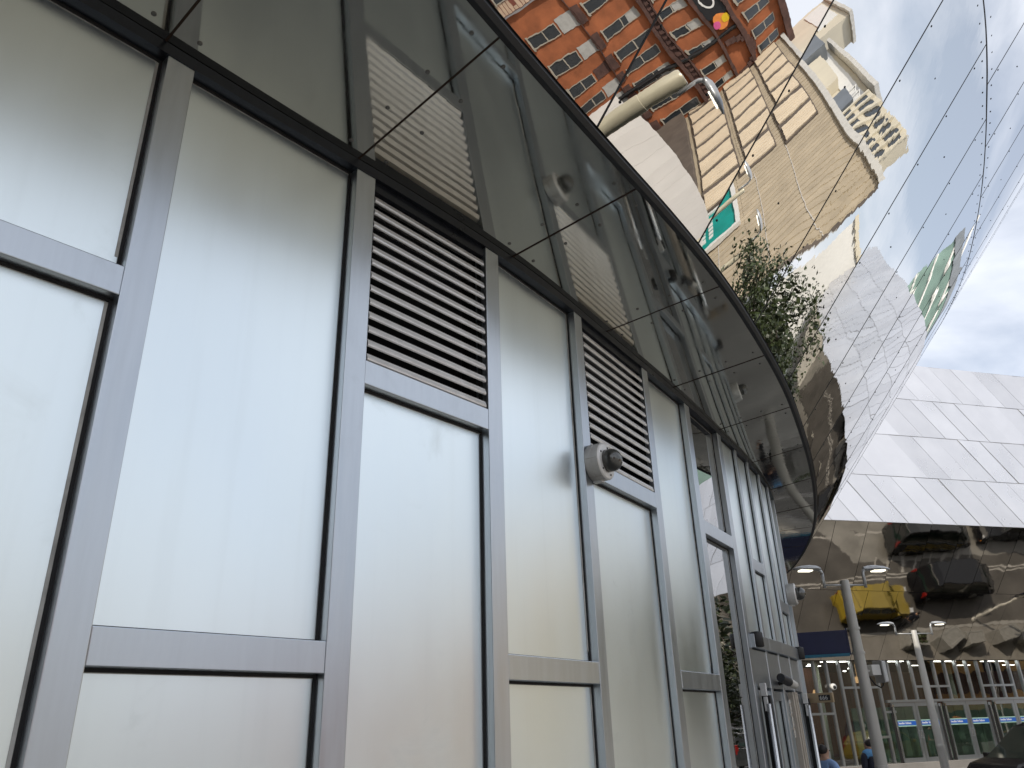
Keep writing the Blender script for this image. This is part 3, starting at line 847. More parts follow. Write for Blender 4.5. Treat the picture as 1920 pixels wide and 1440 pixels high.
mb = MB(); gbox(mb, DOORS[0][0] - .1, DOORS[-1][1] + .1, GZ - .08, GZ + .07, DH, DH + .10); mb.build('door_header', M['mullion'], FW_)
# the print on the door strips is too small to read: two word-long rows of white strokes
tvs, tfs = [], []
rw = random.Random(21); xw = 0.0
for q_ in range(17):
    if q_ == 8: xw += 0.05; continue
    ww = rw.uniform(.026, .040); hw = .085 if q_ in (0, 5, 9, 12) else .055
    k_ = len(tvs)
    tvs += [Vector((xw, 0, 0)), Vector((xw + ww, 0, 0)), Vector((xw + ww, hw, 0)), Vector((xw, hw, 0))]
    tfs.append((k_, k_ + 1, k_ + 2, k_ + 3)); xw += ww + .008
for a, b in DOORS:
    for q0, q1 in ((a + .10, (a + b) / 2 - .01), ((a + b) / 2 + .01, b - .10)):
        mb = MB()
        gbox(mb, q0, q0 + .13, GZ - .03, GZ + .03, DB, DH - .01); gbox(mb, q1 - .13, q1, GZ - .03, GZ + .03, DB, DH - .01)
        gbox(mb, q0 + .13, q1 - .13, GZ - .03, GZ + .03, DH - .16, DH - .01); gbox(mb, q0 + .13, q1 - .13, GZ - .03, GZ + .03, DB, DB + .16)
        dl = mb.build('door', M['mullion'], FW_)
        mb = MB(); gbox(mb, q0 + .13, q1 - .13, GZ - .01, GZ + .0, DB + .16, DH - .16); mb.build('door_glass', M['glass'], dl)
        mb = MB(); gbox(mb, q0 + .13, q1 - .13, GZ + .002, GZ + .006, 1.76, 1.92); st_ = mb.build('sticker', [M['sticker']], dl)
        mb = MB(); gbox(mb, q0 + .13, q1 - .13, GZ + .002, GZ + .006, 1.922, 1.965); gbox(mb, q0 + .13, q1 - .13, GZ + .002, GZ + .006, 1.715, 1.758); mb.build('sticker_border', M['sticker_edge'], dl)
        mb = MB()
        hx = q1 - .06 if q0 < (a + b) / 2 - .5 else q0 + .06
        mb.tube([FP(hx, GZ + .03, 1.25), FP(hx, GZ + .09, 1.27), FP(hx, GZ + .09, 1.52), FP(hx, GZ + .03, 1.54)], 0.012, 6); mb.build('handle', M['chrome'], dl)
        w0 = q0 + .20
        MB().add([FP(w0 + v.x, GZ + .0075 + v.z, 1.81 + v.y) for v in tvs], tfs).build('lettering', M['white_plastic'], dl, kind='stuff')
    for e_ in (a + .045, b - .045):
        mb = MB(); gbox(mb, e_ - .035, e_ + .035, GZ - .02, GZ + .10, DB, DH - .12); fg = mb.build('finger_guard', M['gasket'], FW_)
        MB().tube([FP(e_, GZ + .13, DB + .1), FP(e_, GZ + .13, DH - .2)], .018, 8).build('guard_rail', M['chrome'], FW_)
        MB().box(FP(e_, GZ + .11, DH - .13), TV * .04, NV * .05, Z * .06).build('guard_bracket', M['chrome'], FW_)
mb = MB(); gbox(mb, T0, T1, -0.55, 0.25, 0.10, DB - .004); mb.build('plinth', M['paving'], FW_)
# what can be seen inside
mb = MB(); gbox(mb, T0, 26.8, -3.9, -3.7, 0.3, 4.3); gbox(mb, T0, T1, -8.2, -8.0, 0, 4.6); mb.build('inner_wall', M['wood'], FW_)
mb = MB(); gbox(mb, T0, T1, -8.0, -.56, 0.2, 0.3); mb.build('inner_floor', M['interior_floor'], FW_)
mb = MB(); gbox(mb, T0, T1, -8.0, -.40, 4.36, 4.5); mb.build('inner_ceiling', M['interior'], FW_)
mb = MB()
for t_, d_, z_ in ((24.0, -3, 4.3), (25.0, -2, 4.3), (26.4, -3.2, 4.3), (28, -6, 4.3), (22.8, -5, 4.3), (29.5, -4.5, 4.3), (31, -6.5, 4.3)):
    mb.lathe(FP(t_, d_, z_), Z, [(0, .08), (.04, .08)], 12)
for t_ in np.arange(6, 44, 3.1):
    for q_ in ((t_, t_ + 1.3, -0.85, -0.6), (t_ + 1.2, t_ + 2.0, -3.2, -3.12)):
        b_ = MB(); gbox(b_, *q_, 4.335, 4.356); b_.build('fill_strip', M['downlight_fill'], FW_)  # light strips added to brighten the interior, front row kept out of sight
mb.build('downlights', M['downlight_fill'], FW_, kind='stuff')
for t_, d_ in ((24.9, -1.6), (33.5, -2.4), (14.0, -2.4)):
    MB().lathe(FP(t_, d_, .28), Z, [(0, .15), (4.1, .15)], 16).build('column', M['column'], FW_, smooth=True)
for t_, d_, z_ in ((24.5, -2.2, 3.3), (25.6, -2.6, 3.05), (27.7, -2.2, 3.55)):
    mb = MB().lathe(FP(t_, d_, z_), Z, [(0, .20), (.26, .10)], 14); mb.tube([FP(t_, d_, z_ + .26), FP(t_, d_, 4.36)], .008, 6); mb.build('pendant_lamp', M['warm'], FW_)
mb = MB()
for t_ in np.arange(26.8, 40, 1.5): gbox(mb, t_, t_ + 1.46, -2.0, -1.95, .3, 2.5)
mb.build('ticket_screen', M['screen'], FW_)
# small white dome on the glazing
dc = thing('security_camera', 'small white dome camera on a mullion of the far glazed wall', 'security camera', FP(24.45, GZ + .06, 3.32), 'dome cameras on the station walls')
MB().lathe(FP(24.45, GZ + .06, 3.32), NV, [(0, .13), (.10, .13), (.14, .12)], 20).build('housing', M['white'], dc, smooth=True)
MB().lathe(FP(24.45, GZ + .19, 3.30), NV, [(0, .075), (.04, .06), (.06, .03)], 16).build('dome', M['gasket'], dc, smooth=True)

# ---------------------------------------------------------------- street lamps, sign and antenna
def pol(r, az): return Vector((r * math.sin(R(az)), r * math.cos(R(az)), 0))
def lamp_post(base, top, r0, r1, arm, label, heads=(1, -1), dirv=None, hs=1.0, pm='pole'):
    base = Vector(base); L = thing('street_lamp', label, 'street lamp', base, 'grey twin headed street lamps on the square')
    b = base; h = top - base.z
    MB().lathe(b, Z, [(0, r0 * 1.5), (.03, r0 * 1.5), (.03, r0), (h * .25, r0), (h * .25 + .01, r0 * 1.03), (h * .27, r0 * 1.03), (h * .27 + .01, r0 * .98), (h * .90, r1 * 1.02), (h * .90 + .005, r1 * .97), (h * .995, r1 * .96), (h, r1 * .85)], 24).build('pole', M[pm], L, smooth=True)
    po = L.children[-1]; po.data.polygons.foreach_set('use_smooth', [True] * len(po.data.polygons)); po.data.set_sharp_from_angle(angle=R(30))
    d = Vector(dirv).normalized()
    bz = top - 0.10
    a0 = b + Z * (bz - b.z)
    ends = [a0 + d * arm * s for s in heads]
    MB().tube([ends[0], ends[-1]] if len(heads) > 1 else [a0, ends[0]], 0.018 * hs, 8).build('arm', M['lamp_head'], L, smooth=True)
    for s_, e in zip(heads, ends):
        u = d * s_
        pts = [e - Z * .05 * hs, e + Z * .22 * hs]
        for a in np.linspace(0, math.pi / 2, 5): pts.append(e + Z * (.22 + .11 * math.sin(a)) * hs + u * (.10 * (1 - math.cos(a))) * hs)
        nk = MB().tube(pts, 0.032 * hs, 10).build('neck', M['lamp_head'], L, smooth=True)
        prof = [(0, .05, .045), (.10, .12, .075), (.25, .145, .085), (.42, .125, .07), (.54, .075, .045), (.62, .02, .014)]
        vs = []; n = 14; o_ = e + u * .03 * hs + Z * .33 * hs; v = u.cross(Z)
        for x, w_, hh in prof:
            for k in range(n):
                a = 2 * math.pi * k / n; zz = math.sin(a) * hh * (1.0 if math.sin(a) > 0 else .38)
                vs.append(o_ + u * x * hs + v * math.cos(a) * w_ * hs + Z * zz * hs)
        fs = [(i * n + k, i * n + (k + 1) % n, (i + 1) * n + (k + 1) % n, (i + 1) * n + k) for i in range(len(prof) - 1) for k in range(n)] + [tuple(range(n)), tuple(range((len(prof) - 1) * n, len(prof) * n))]
        hd = MB().add(vs, fs).build('lamp_head', M['lamp_head'], L, smooth=True)
        MB().box(o_ + u * .34 * hs - Z * .034 * hs, u * .13 * hs, v * .075 * hs, Z * .012 * hs).build('light_strip', M['lamp_lit'], hd)
    return L
XD = Vector((0.985, 0.17, 0))
PB = pol(18, 22.47)
lamp_post(PB, 4.82, 0.120, 0.098, 0.47, 'grey twin headed lamp post carrying the navy sign board', dirv=XD, hs=1.0)
lamp_post(pol(30, 25.95), 4.74, 0.125, 0.095, 0.66, 'plainer twin headed lamp post rising behind the planters', dirv=XD, hs=0.95)
lamp_post((5.6, 3.4, 0), 4.75, 0.11, 0.095, 0.12, 'single headed lamp post standing close in front of the steel facade', heads=(1,), dirv=(-0.45, 0.9, 0), hs=0.75, pm='sunlit_pole')
lamp_post((18.5, 9.8, 0), 4.55, 0.11, 0.09, 0.12, 'lamp post across the street facing the teal poster', heads=(1,), dirv=(0.2, -1, 0), hs=1.2, pm='sunlit_pole')
lamp_post((15.6, 10.6, 0), 4.5, 0.11, 0.09, 0.12, 'lamp post beside the tree across the street', heads=(1,), dirv=(0.2, -1, 0), hs=1.2, pm='sunlit_pole')
# navy board hanging from the first lamp post
sg = thing('sign_board', 'blank navy sign board with teal lower edge on the lamp post', 'sign', PB + Z * 3.55)
bx = Vector((0.94, -0.34, 0)); bn = Vector((bx.y, -bx.x, 0))
c_ = PB - bx * (0.13 + 0.56) + Z * 3.60
MB().box(c_, bx * .52, bn * .04, Z * .225).build('board', M['navy'], sg, bevel=0.004)
MB().box(c_ - Z * .255, bx * .52, bn * .042, Z * .028).build('lower_edge', M['teal_strip'], sg)
MB().box(c_ + bx * .535, bx * .014, bn * .044, Z * .26).build('end_cap', M['navy'], sg)
mb = MB()
for zz in (3.36, 3.84):
    mb.lathe(PB + Z * (zz - .02), Z, [(0, .124), (.045, .124)], 20); mb.box(PB - bx * .13 + Z * zz, bx * .05, bn * .02, Z * .02)
mb.build('clamp', M['pole'], sg)
an = thing('antenna_box', 'white wireless antenna box with black cable strapped to the lamp post', 'antenna', PB + Z * 3.05)
ax = Vector((.97, .25, 0)); ay = Vector((.25, -.97, 0))
ac = PB + ax * .36 + Z * 3.0
MB().box(ac + ax * .08, ax * .045, ay * .13, Z * .20).build('panel', M['white_plastic'], an, bevel=0.02)
MB().box(ac + ax * .03, ax * .012, ay * .14, Z * .21).build('frame', M['lamp_head'], an, bevel=0.004)
mb = MB(); mb.box(ac - ax * .10 + Z * .03, ax * .10, ay * .10, Z * .10); mb.box(ac - ax * .24 + Z * .02, ax * .10, ay * .02, Z * .02); mb.build('mounting', M['white'], an, bevel=0.01)
MB().tube([ac - ax * .22 - Z * .10, ac - ax * .12 - Z * .24, ac - ax * .0 - Z * .30, ac + ax * .06 - Z * .26, ac + ax * .07 - Z * .20], .014, 8).build('cable', M['gasket'], an, smooth=True)

# ---------------------------------------------------------------- planters
def planter(c, l, w_, h, ang, label, green=True):
    t_ = thing('planter', label, 'planter', c, 'grey granite planters on the square')
    u = Vector((math.sin(R(ang)), math.cos(R(ang)), 0)); v = Vector((u.y, -u.x, 0)); c = Vector(c)
    mb = MB()
    for s_ in (-1, 1):
        mb.box(c + u * s_ * (l / 2 - .06) + Z * h / 2, u * .06, v * w_ / 2, Z * h / 2)
        mb.box(c + v * s_ * (w_ / 2 - .06) + Z * h / 2, v * .06, u * (l / 2 - .12), Z * h / 2)
    mb.build('body', M['planter'], t_, bevel=0.01)
    MB().box(c + Z * (h - (.12 if green else .07)), u * (l / 2 - .121), v * (w_ / 2 - .121), Z * .05).build('soil' if green else 'top_slab', M['soil' if green else 'planter'], t_)
    if not green: return t_
    rnd = random.Random(int(c.x * 10)); lf = MB()
    for k in range(60):
        p = c + u * rnd.uniform(-.42, .42) * l + v * rnd.uniform(-.38, .38) * w_ + Z * (h - .06 + rnd.uniform(0, .10))
        a = Vector((rnd.gauss(0, 1), rnd.gauss(0, 1), rnd.gauss(.4, .5))).normalized() * .09; b_ = a.orthogonal() * .5
        lf.add([p - a, p + b_, p + a, p - b_], [(0, 1, 2, 3)])
    lf.build('low_plants', M['leaf'], t_, kind='stuff')
    return t_
planter(pol(22.6, 24.7), 1.5, 0.9, 0.78, 80, 'pale grey planter at the foot of the plainer lamp post')
planter(pol(22.6, 27.0), 0.75, 0.8, 0.74, 82, 'darker grey planter between the lamp post and the black van')
for k, (x, y) in enumerate(((22.6, 35.3), (24.6, 36.2), (26.0, 36.9), (28.2, 37.6), (29.6, 38.4), (31.2, 38.6))):
    planter((x, y, 0.1 if k != 0 else .1), 1.3, 0.8, 0.75, (60, 95, 70, 85, 62, 90)[k], ('granite planter nearest the glazed doors, left of its row', 'granite planter turned square to the doors, second of its row', 'granite planter third of the row along the doors', 'granite planter fourth of the row along the doors', 'granite planter fifth of the row, turned askew', 'granite planter at the right end of the row by the doors')[k], k == 0)

# ---------------------------------------------------------------- vehicles
def car(loc, ang, paint, label, kind='hatch', stripe=None, group='vehicles on the taxi road'):
    """origin on the ground at the middle; front towards heading ang"""
    f = Vector((math.sin(R(ang)), math.cos(R(ang)), 0)); rgt = Vector((f.y, -f.x, 0)); o = Vector(loc)
    root = thing('parked_car' if kind != 'van' else 'parked_van', label, 'car' if kind != 'van' else 'van', o, group)
    if kind == 'van':
        L, W = 5.1, 1.92
        low = [(-2.52, .32), (-2.55, .55), (-2.53, 1.05), (2.30, 1.02), (2.50, .82), (2.55, .55), (2.50, .30)]
        prof = [(-2.50, 1.05), (-2.42, 1.60), (-2.30, 1.86), (-1.9, 1.93), (.55, 1.92), (.95, 1.82), (1.72, 1.18), (2.30, 1.02)]
        wx = (-1.55, 1.60); wr = .33
    elif kind == 'taxi':
        L, W = 4.6, 1.80
        low = [(-2.25, .30), (-2.30, .50), (-2.26, .98), (1.2, .98), (2.1, .92), (2.27, .70), (2.28, .42), (2.22, .26)]
        prof = [(-2.24, .98), (-2.02, 1.45), (-1.75, 1.74), (-1.2, 1.80), (.35, 1.79), (.62, 1.70), (1.12, 1.02), (1.2, .98)]
        wx = (-1.40, 1.42); wr = .33
    else:
        L, W = 4.1, 1.72
        low = [(-2.00, .28), (-2.05, .50), (-2.0, .92), (1.05, .92), (1.85, .80), (2.04, .58), (2.05, .38), (1.98, .24)]
        prof = [(-1.98, .92), (-1.80, 1.25), (-1.45, 1.44), (-.8, 1.50), (.1, 1.47), (.40, 1.38), (1.05, .94), (1.05, .92)]
        wx = (-1.25, 1.30); wr = .31
    def P(x, y, z): return o + f * x + rgt * y + Z * z
    mb = MB(); hw = W / 2
    def skin(poly, ws, mi=0):
        n = len(poly); vs = []
        for s_ in (-1, -.86, .86, 1):
            for (x, z), wv in zip(poly, ws):
                inset = 1.0 if abs(s_) < .9 else .965
                vs.append(P(x * (1 if abs(s_) < .9 else .985), s_ * wv, z))
        fs = []
        for a in range(3):
            for k in range(n): fs.append((a * n + k, a * n + (k + 1) % n, (a + 1) * n + (k + 1) % n, (a + 1) * n + k))
        fs += [tuple(range(n))[::-1], tuple(range(3 * n, 4 * n))]
        mb.add(vs, fs, mi)
    skin(low, [hw] * len(low))
    def tw(z): return hw * (.97 - .17 * max(0, (z - 1.0)))
    skin(prof, [tw(z) for x, z in prof])
    body = mb.build('body', paint, root, bevel=0.03)
    zb = prof[0][1]; zt = max(z for x, z in prof)
    # side glass, windscreen, rear glass set a few mm proud
    up = [(x, z) for x, z in prof if z > zb + .02]
    def xa(z, front):
        pts = prof if front else prof
        idx = range(len(prof) - 1)
        xs = []
        for i in idx:
            (x0, z0), (x1, z1) = prof[i], prof[i + 1]
            if (z0 - z) * (z1 - z) <= 0 and abs(z1 - z0) > 1e-4: xs.append(x0 + (x1 - x0) * (z - z0) / (z1 - z0))
        return (max(xs) if front else min(xs))
    z0, z1 = zb + .10, zt - .16
    xb0, xb1 = xa(z0, False) + .16, xa(z1, False) + .14; xf0, xf1 = xa(z0, True) - .22, xa(z1, True) - .16
    cuts = [0, .36, .70, 1.0]
    for s_ in (-1, 1):
        for c0, c1 in zip(cuts[:-1], cuts[1:]):
            q = []
            for cc, zz in ((c0, z0), (c1, z0), (c1, z1), (c0, z1)):
                xx0 = xb0 + (xf0 - xb0) * cc if zz == z0 else xb1 + (xf1 - xb1) * cc
                xx0 += .03 if cc == c0 else -.03
                q.append(P(xx0, s_ * (tw(zz) + .006), zz))
            g = MB(); g.prism(q, rgt * s_ * -.012); g.build('side_window', M['car_glass'], root)
    g = MB(); zz0, zz1 = zb + .08, zt - .13
    for front in (True, False):
        x0_, x1_ = xa(zz0, front), xa(zz1, front); sg_ = 1 if front else -1
        q = [P(x0_ + sg_ * .012, -tw(zz0) * .84, zz0), P(x0_ + sg_ * .012, tw(zz0) * .84, zz0), P(x1_ + sg_ * .012, tw(zz1) * .84, zz1), P(x1_ + sg_ * .012, -tw(zz1) * .84, zz1)]
        MB().prism(q, f * -sg_ * .008).build('windscreen' if front else 'rear_window', M['car_glass'], root)
    for x in wx:
        for s_ in (-1, 1):
            c = P(x, s_ * (hw - .10), wr)
            wh = MB().lathe(c - rgt * s_ * .10, rgt * s_, [(0, wr * .9), (.02, wr), (.17, wr), (.20, wr * .93), (.205, wr * .70)], 24).build('wheel', M['tyre'], root)
            MB().lathe(c + rgt * s_ * .10, rgt * s_, [(0, wr * .66), (.012, wr * .62), (.018, wr * .2)], 10).build('rim', M['alloy'], wh)
    xf, xr = low[-2][0], low[0][0]
    for s_ in (-1, 1):
        MB().box(P(xf - .17, s_ * (hw - .22), .72), f * .16, rgt * .16, Z * .075).build('headlight', M['clear_lens'], root, bevel=.02)
        MB().box(P(xf - .10, s_ * (hw - .06), .52), f * .08, rgt * .05, Z * .05).build('indicator', M['amber_lens'], root, bevel=.015)
        MB().box(P(xr + .03, s_ * (hw - .12), .98 if kind != 'hatch' else .8), f * .045, rgt * .10, Z * (.20 if kind == 'van' else .11)).build('tail_light', M['red_lens'], root, bevel=.02)
        mr = P(xf0 + .02, s_ * (hw + .12), zb + .10)
        MB().box(mr, f * .06, rgt * .10, Z * .075).build('wing_mirror', paint, root, bevel=.025)
    MB().box(P(xf - .01, 0, .42), f * .03, rgt * .5, Z * .09).build('grille', M['black'], root)
    MB().box(P(xr - .005, 0, .62), f * .012, rgt * .26, Z * .055).build('number_plate', M['yellow'], root)
    if kind == 'taxi':
        MB().box(P(.1, 0, zt + .07), f * .08, rgt * .22, Z * .07).build('roof_sign', M['amber_lens'], root, bevel=.02)
    if stripe:
        mb = MB()
        for s_ in (-1, 1):
            for zz in (.55, .72, .86): mb.box(P(0, s_ * (hw + .002), zz), f * 1.7, rgt * .004, Z * .032)
            mb.box(P(-.3, s_ * (hw + .003), .70), f * .35, rgt * .004, Z * .10)
        mb.build('stripe', stripe, root)
    return root
car((13.85, 21.6, 0), 262, M['car_black'], 'black people carrier cut off by the right edge of the view', 'van')
car((21.7, 32.4, 0), 69, M['car_yellow'], 'yellow hatchback in front of the glazed wing', 'hatch')
car((27.0, 33.4, 0), 69, M['car_black'], 'black van parked beyond the yellow hatchback', 'van')
car((27.7, 29.9, 0), 68, M['car_dark'], 'charcoal van with yellow stripes along its sides', 'van', M['car_yellow'])
car((33.2, 31.7, 0), 249, M['car_black'], 'black taxi with a roof sign behind the striped van', 'taxi')
car((38.6, 33.9, 0), 249, M['car_black'], 'black taxi at the tail of the rank', 'taxi')

# leaning banner posts by the far doors
for k, (x, y) in enumerate(((27.6, 36.0), (33.4, 38.6))):
    b = Vector((x, y, 0.0)); fl = thing('banner_post', ('steel post with a pair of navy banners by the planters', 'steel post with navy banners at the right end of the doors')[k], 'banner post', b, 'banner posts by the doors')
    MB().lathe(b, Z, [(0, .16), (.04, .16), (.05, .07), (5.2, .05)], 14).build('pole', M['pole'], fl, smooth=True)
    MB().tube([b + Z * 5.1 - TV * .55, b + Z * 5.1 + TV * .55], .02, 8).build('arm', M['pole'], fl)
    for s_ in (-1, 1):
        MB().box(b + Z * 3.7 + TV * s_ * .34, TV * .25, NV * .012, Z * .85).build('banner', M['navy'], fl)
        MB().box(b + Z * 3.25 + TV * s_ * .34, TV * .14, NV * .016, Z * .14).build('emblem', M['white'], fl)

# ---------------------------------------------------------------- people
def skin_mesh(name, verts, edges, radii, root, m, parent, sub=2):
    me = bpy.data.meshes.new(name); me.from_pydata([tuple(v) for v in verts], edges, []); me.update()
    ob = bpy.data.objects.new(name, me); COL.objects.link(ob)
    sk = ob.modifiers.new('skin', 'SKIN'); sk.use_smooth_shade = True
    lay = me.skin_vertices[0].data
    for i, r in enumerate(radii):
        lay[i].radius = r if isinstance(r, tuple) else (r, r); lay[i].use_root = (i == root)
    ss = ob.modifiers.new('sub', 'SUBSURF'); ss.levels = sub; ss.render_levels = sub
    dg = bpy.context.evaluated_depsgraph_get(); dg.update()
    m2 = bpy.data.meshes.new_from_object(ob.evaluated_get(dg))
    bpy.data.objects.remove(ob)
    m2.name = name; m2.materials.clear(); m2.materials.append(m)
    m2.polygons.foreach_set('use_smooth', [True] * len(m2.polygons))
    o = bpy.data.objects.new(name, m2); COL.objects.link(o); o.parent = parent
    return o
def person(loc, face, label, top, yoke=None, h=1.72, bag=None):
    root = thing('person', label, 'person', loc, 'people walking in front of the doors', rz=-R(face))
    s = h / 1.72
    V = lambda x, y, z: Vector((x, y, z)) * s        # +y is forward
    # body: pelvis, spine, neck, head, arms with hands, legs with feet in mid stride
    vs = [V(0, 0, .95), V(0, 0, 1.12), V(0, .01, 1.32), V(0, 0, 1.46), V(0, .015, 1.52), V(0, .03, 1.60), V(0, .03, 1.68),
          V(-.19, 0, 1.42), V(-.25, -.04, 1.15), V(-.24, .06, .92), V(-.235, .10, .82),
          V(.19, 0, 1.42), V(.25, .02, 1.15), V(.25, -.02, .90), V(.245, .0, .80),
          V(-.10, 0, .90), V(-.10, .10, .50), V(-.10, .06, .08), V(-.10, .22, .03),
          V(.10, 0, .90), V(.10, -.02, .50), V(.10, -.24, .10), V(.10, -.10, .03)]
    es = [(0, 1), (1, 2), (2, 3), (3, 4), (4, 5), (5, 6), (3, 7), (7, 8), (8, 9), (9, 10), (3, 11), (11, 12), (12, 13), (13, 14), (0, 15), (15, 16), (16, 17), (17, 18), (0, 19), (19, 20), (20, 21), (21, 22)]
    rd = [(.14, .10), (.125, .095), (.15, .105), (.07, .065), .055, (.078, .095), (.065, .08), .055, .042, .032, (.025, .042), .055, .042, .032, (.025, .042), .085, .058, .04, (.045, .03), .085, .058, .04, (.045, .03)]
    rd = [tuple(q * s for q in r) if isinstance(r, tuple) else r * s for r in rd]
    body = skin_mesh('body', vs, es, rd, 0, M['skin'], root)
    tv = [vs[i] for i in (0, 1, 2, 3)] + [vs[7], vs[8], vs[9], vs[11], vs[12], vs[13]]
    grow = lambda r, k: (r[0] + k, r[1] + k) if isinstance(r, tuple) else r + k
    tr = [grow(rd[i], .02) for i in (0, 1, 2)] + [(.085, .08)] + [grow(rd[i], .018) for i in (7, 8, 9, 11, 12, 13)]
    skin_mesh('jacket', tv, [(0, 1), (1, 2), (2, 3), (3, 4), (4, 5), (5, 6), (3, 7), (7, 8), (8, 9)], tr, 0, top, root)
    lv = [vs[0], vs[15], vs[16], vs[17], vs[19], vs[20], vs[21]]
    skin_mesh('trousers', lv, [(0, 1), (1, 2), (2, 3), (0, 4), (4, 5), (5, 6)], [grow(rd[0], .012)] + [grow(rd[i], .02) for i in (15, 16, 17, 19, 20, 21)], 0, M['trousers'], root)
    hv = [V(0, -.015, 1.56), V(0, -.005, 1.66), V(0, .03, 1.715)]
    skin_mesh('hair', hv, [(0, 1), (1, 2)], [(.070 * s, .075 * s), (.088 * s, .10 * s), (.06 * s, .08 * s)], 0, M['hair'], root)
    if yoke:
        skin_mesh('yoke', [V(-.20, -.005, 1.435), V(0, -.01, 1.455), V(.20, -.005, 1.435)], [(0, 1), (1, 2)], [.082 * s, (.10 * s, .11 * s), .082 * s], 1, yoke, root)
    mb = MB(); wl_ = world_of(root)
    Pw = lambda x, y, z: wl_ @ V(x, y, z)
    for e in (-.033, .033): mb.lathe(Pw(e, .118, 1.625), wl_.to_3x3() @ Vector((0, 1, 0)), [(0, .010), (.008, .006)], 8)
    mb.build('eyes', M['black'], root)
    mb = MB(); mb.prism([Pw(-.014, .115, 1.585), Pw(.014, .115, 1.585), Pw(0, .145, 1.59), ], wl_.to_3x3() @ Vector((0, -.008, .05)))
    mb.build('nose', M['skin'], root)
    return root
person(pol(15.6, 19.25) , 60, 'person with dark hair in a light blue shirt beyond the glass door', M['shirt'], h=1.76)
person(pol(19.3, 22.0), 340, 'person in a navy jacket with sky blue shoulders beside the lamp post', M['navy_jacket'], M['sky_yoke'], h=1.74)
person((22.6, 34.2, 0.0), 100, 'person in dark clothes walking past the planters', M['navy_jacket'], h=1.72)

# ---------------------------------------------------------------- buildings across the street
def facade(o2, hd):
    """local frame: along (u), outwards (n, 90 deg right of u), z"""
    u = Vector((math.sin(R(hd)), math.cos(R(hd)), 0)); n = Vector((u.y, -u.x, 0)); o2 = Vector((o2[0], o2[1], 0))
    P = lambda a, d, z: o2 + u * a + n * d + Z * z
    def bx(mb, a0, a1, d0, d1, z0, z1, mi=0):
        return mb.box(P((a0 + a1) / 2, (d0 + d1) / 2, (z0 + z1) / 2), u * (a1 - a0) / 2, n * (d1 - d0) / 2, Z * (z1 - z0) / 2, mi)
    return P, bx, u, n
# ribbed concrete block with cream fins
P, bx, u, n = facade((0.785, 17.98), 92.5)
CB = thing('concrete_block', 'ribbed concrete block with three rows of cream fins and a teal poster', 'building', P(50, -8, 0))
mb = MB(); mb.prism([P(23, 0, -14), P(78, 0, -14), P(78, -5, -14), P(31.5, -5, -14)], Z * 24.3); mb.build('wall', M['concrete'], CB)
mb = MB()
for a in np.arange(23.3, 77.5, 0.62): bx(mb, a, a + .50, 0, .035, 3.9, 10.2)
mb.build('ribs', M['rib'], CB, kind='stuff')
mb = MB()
for a in np.arange(23.3, 37.5, 0.62): bx(mb, a, a + .50, 0, .035, -1.0, 3.88)
mb.build('lower_ribs', M['rib'], CB, kind='stuff')
for zz in (2.2, 5.0, 7.3):
    mb = MB(); bx(mb, 23.1, 37, .0, .055, zz, zz + .035); mb.build('string_joint', M['hoarding'], CB)
mb = MB(); mb.prism([P(22.8, .22, 10.3), P(78.1, .22, 10.3), P(78.1, -5.1, 10.3), P(31.2, -5.1, 10.3)], Z * .32); mb.build('coping', M['coping'], CB)
mb = MB(); mb.prism([P(22.7, .1, -3), P(22.98, .1, -3), P(31.45, -5, -3), P(31.2, -5.1, -3)], Z * 13.25); mb.build('end_wall', M['concrete_shade'], CB)  # side face in shadow, its shade put into the dark colour
for z0, z1, lo, hi in ((7.45, 9.55, 37.2, 72), (4.25, 6.75, 38.4, 74), (1.0, 3.6, 39.6, 74)):
    mb = MB(); bx(mb, lo - .3, hi, .0, .14, z0 - .1, z1 + .1); mb.build('fin_gap_shade', M['concrete_shade'], CB)  # dark sheet on the wall for the shade between the fins
    a = lo
    while a < hi - 2:
        mb = MB()
        nf = 6; wf = 2.75 / nf
        for q in range(nf): bx(mb, a + q * wf, a + q * wf + wf * .86, .15, .24, z0, z1)
        bx(mb, a, a + 2.7, .14, .20, z0 + .04, z1 - .04)
        mb.build('fin_panel', M['louvre_cream'], CB); a += 3.6
mb = MB(); bx(mb, 38.5, 78, .0, .6, -9, .55); mb.build('shop_recess_shade', M['concrete_shade'], CB)  # solid dark band painted as the shaded recess under the overhang
# rooftop plant
rt = thing('rooftop_plant', 'beige plant rooms with pale window bands on the concrete block', 'plant room', P(50, -6, 10.6))
mb = MB(); bx(mb, 38, 55, -4.9, -2.6, 10.3, 13.4); bx(mb, 58, 74, -4.9, -2.3, 10.3, 15.8); bx(mb, 44, 52, -2.9, -1.6, 10.3, 12.2); mb.build('room', M['beige'], rt)
mb = MB(); bx(mb, 38.6, 54.4, -4.8, -2.53, 12.2, 13.1); bx(mb, 60, 73, -4.8, -2.23, 13.6, 15.4); mb.build('window_band', M['white'], rt)
mb = MB()
for z_ in (13.42, 15.82):
    a0, a1 = ((37.6, 55.4), (57.6, 74.4))[z_ > 14]; bx(mb, a0, a1, -5.1, -2.0, z_, z_ + .25)
mb.build('roof_edge', M['coping'], rt)
mb = MB(); bx(mb, 52.5, 57.5, -6, -1.2, 10.3, 12.8); bx(mb, 36.2, 39.5, -2.8, -1.0, 10.3, 11.9); mb.build('plant_grille', M['greymetal'], rt)
mb = MB()
for a in (37, 38.4, 53.5, 55, 56.5): mb.tube([P(a, -1.6, 10.5), P(a, -1.6, 12.4), P(a + .9, -1.6, 12.6), P(a + .9, -1.6, 11)], .10, 8)
mb.build('ducts', M['white'], rt)
pb = thing('roof_offices', 'pale rooftop office storey with a grid of dark windows above the coping', 'building', P(30, -2, 10.6))
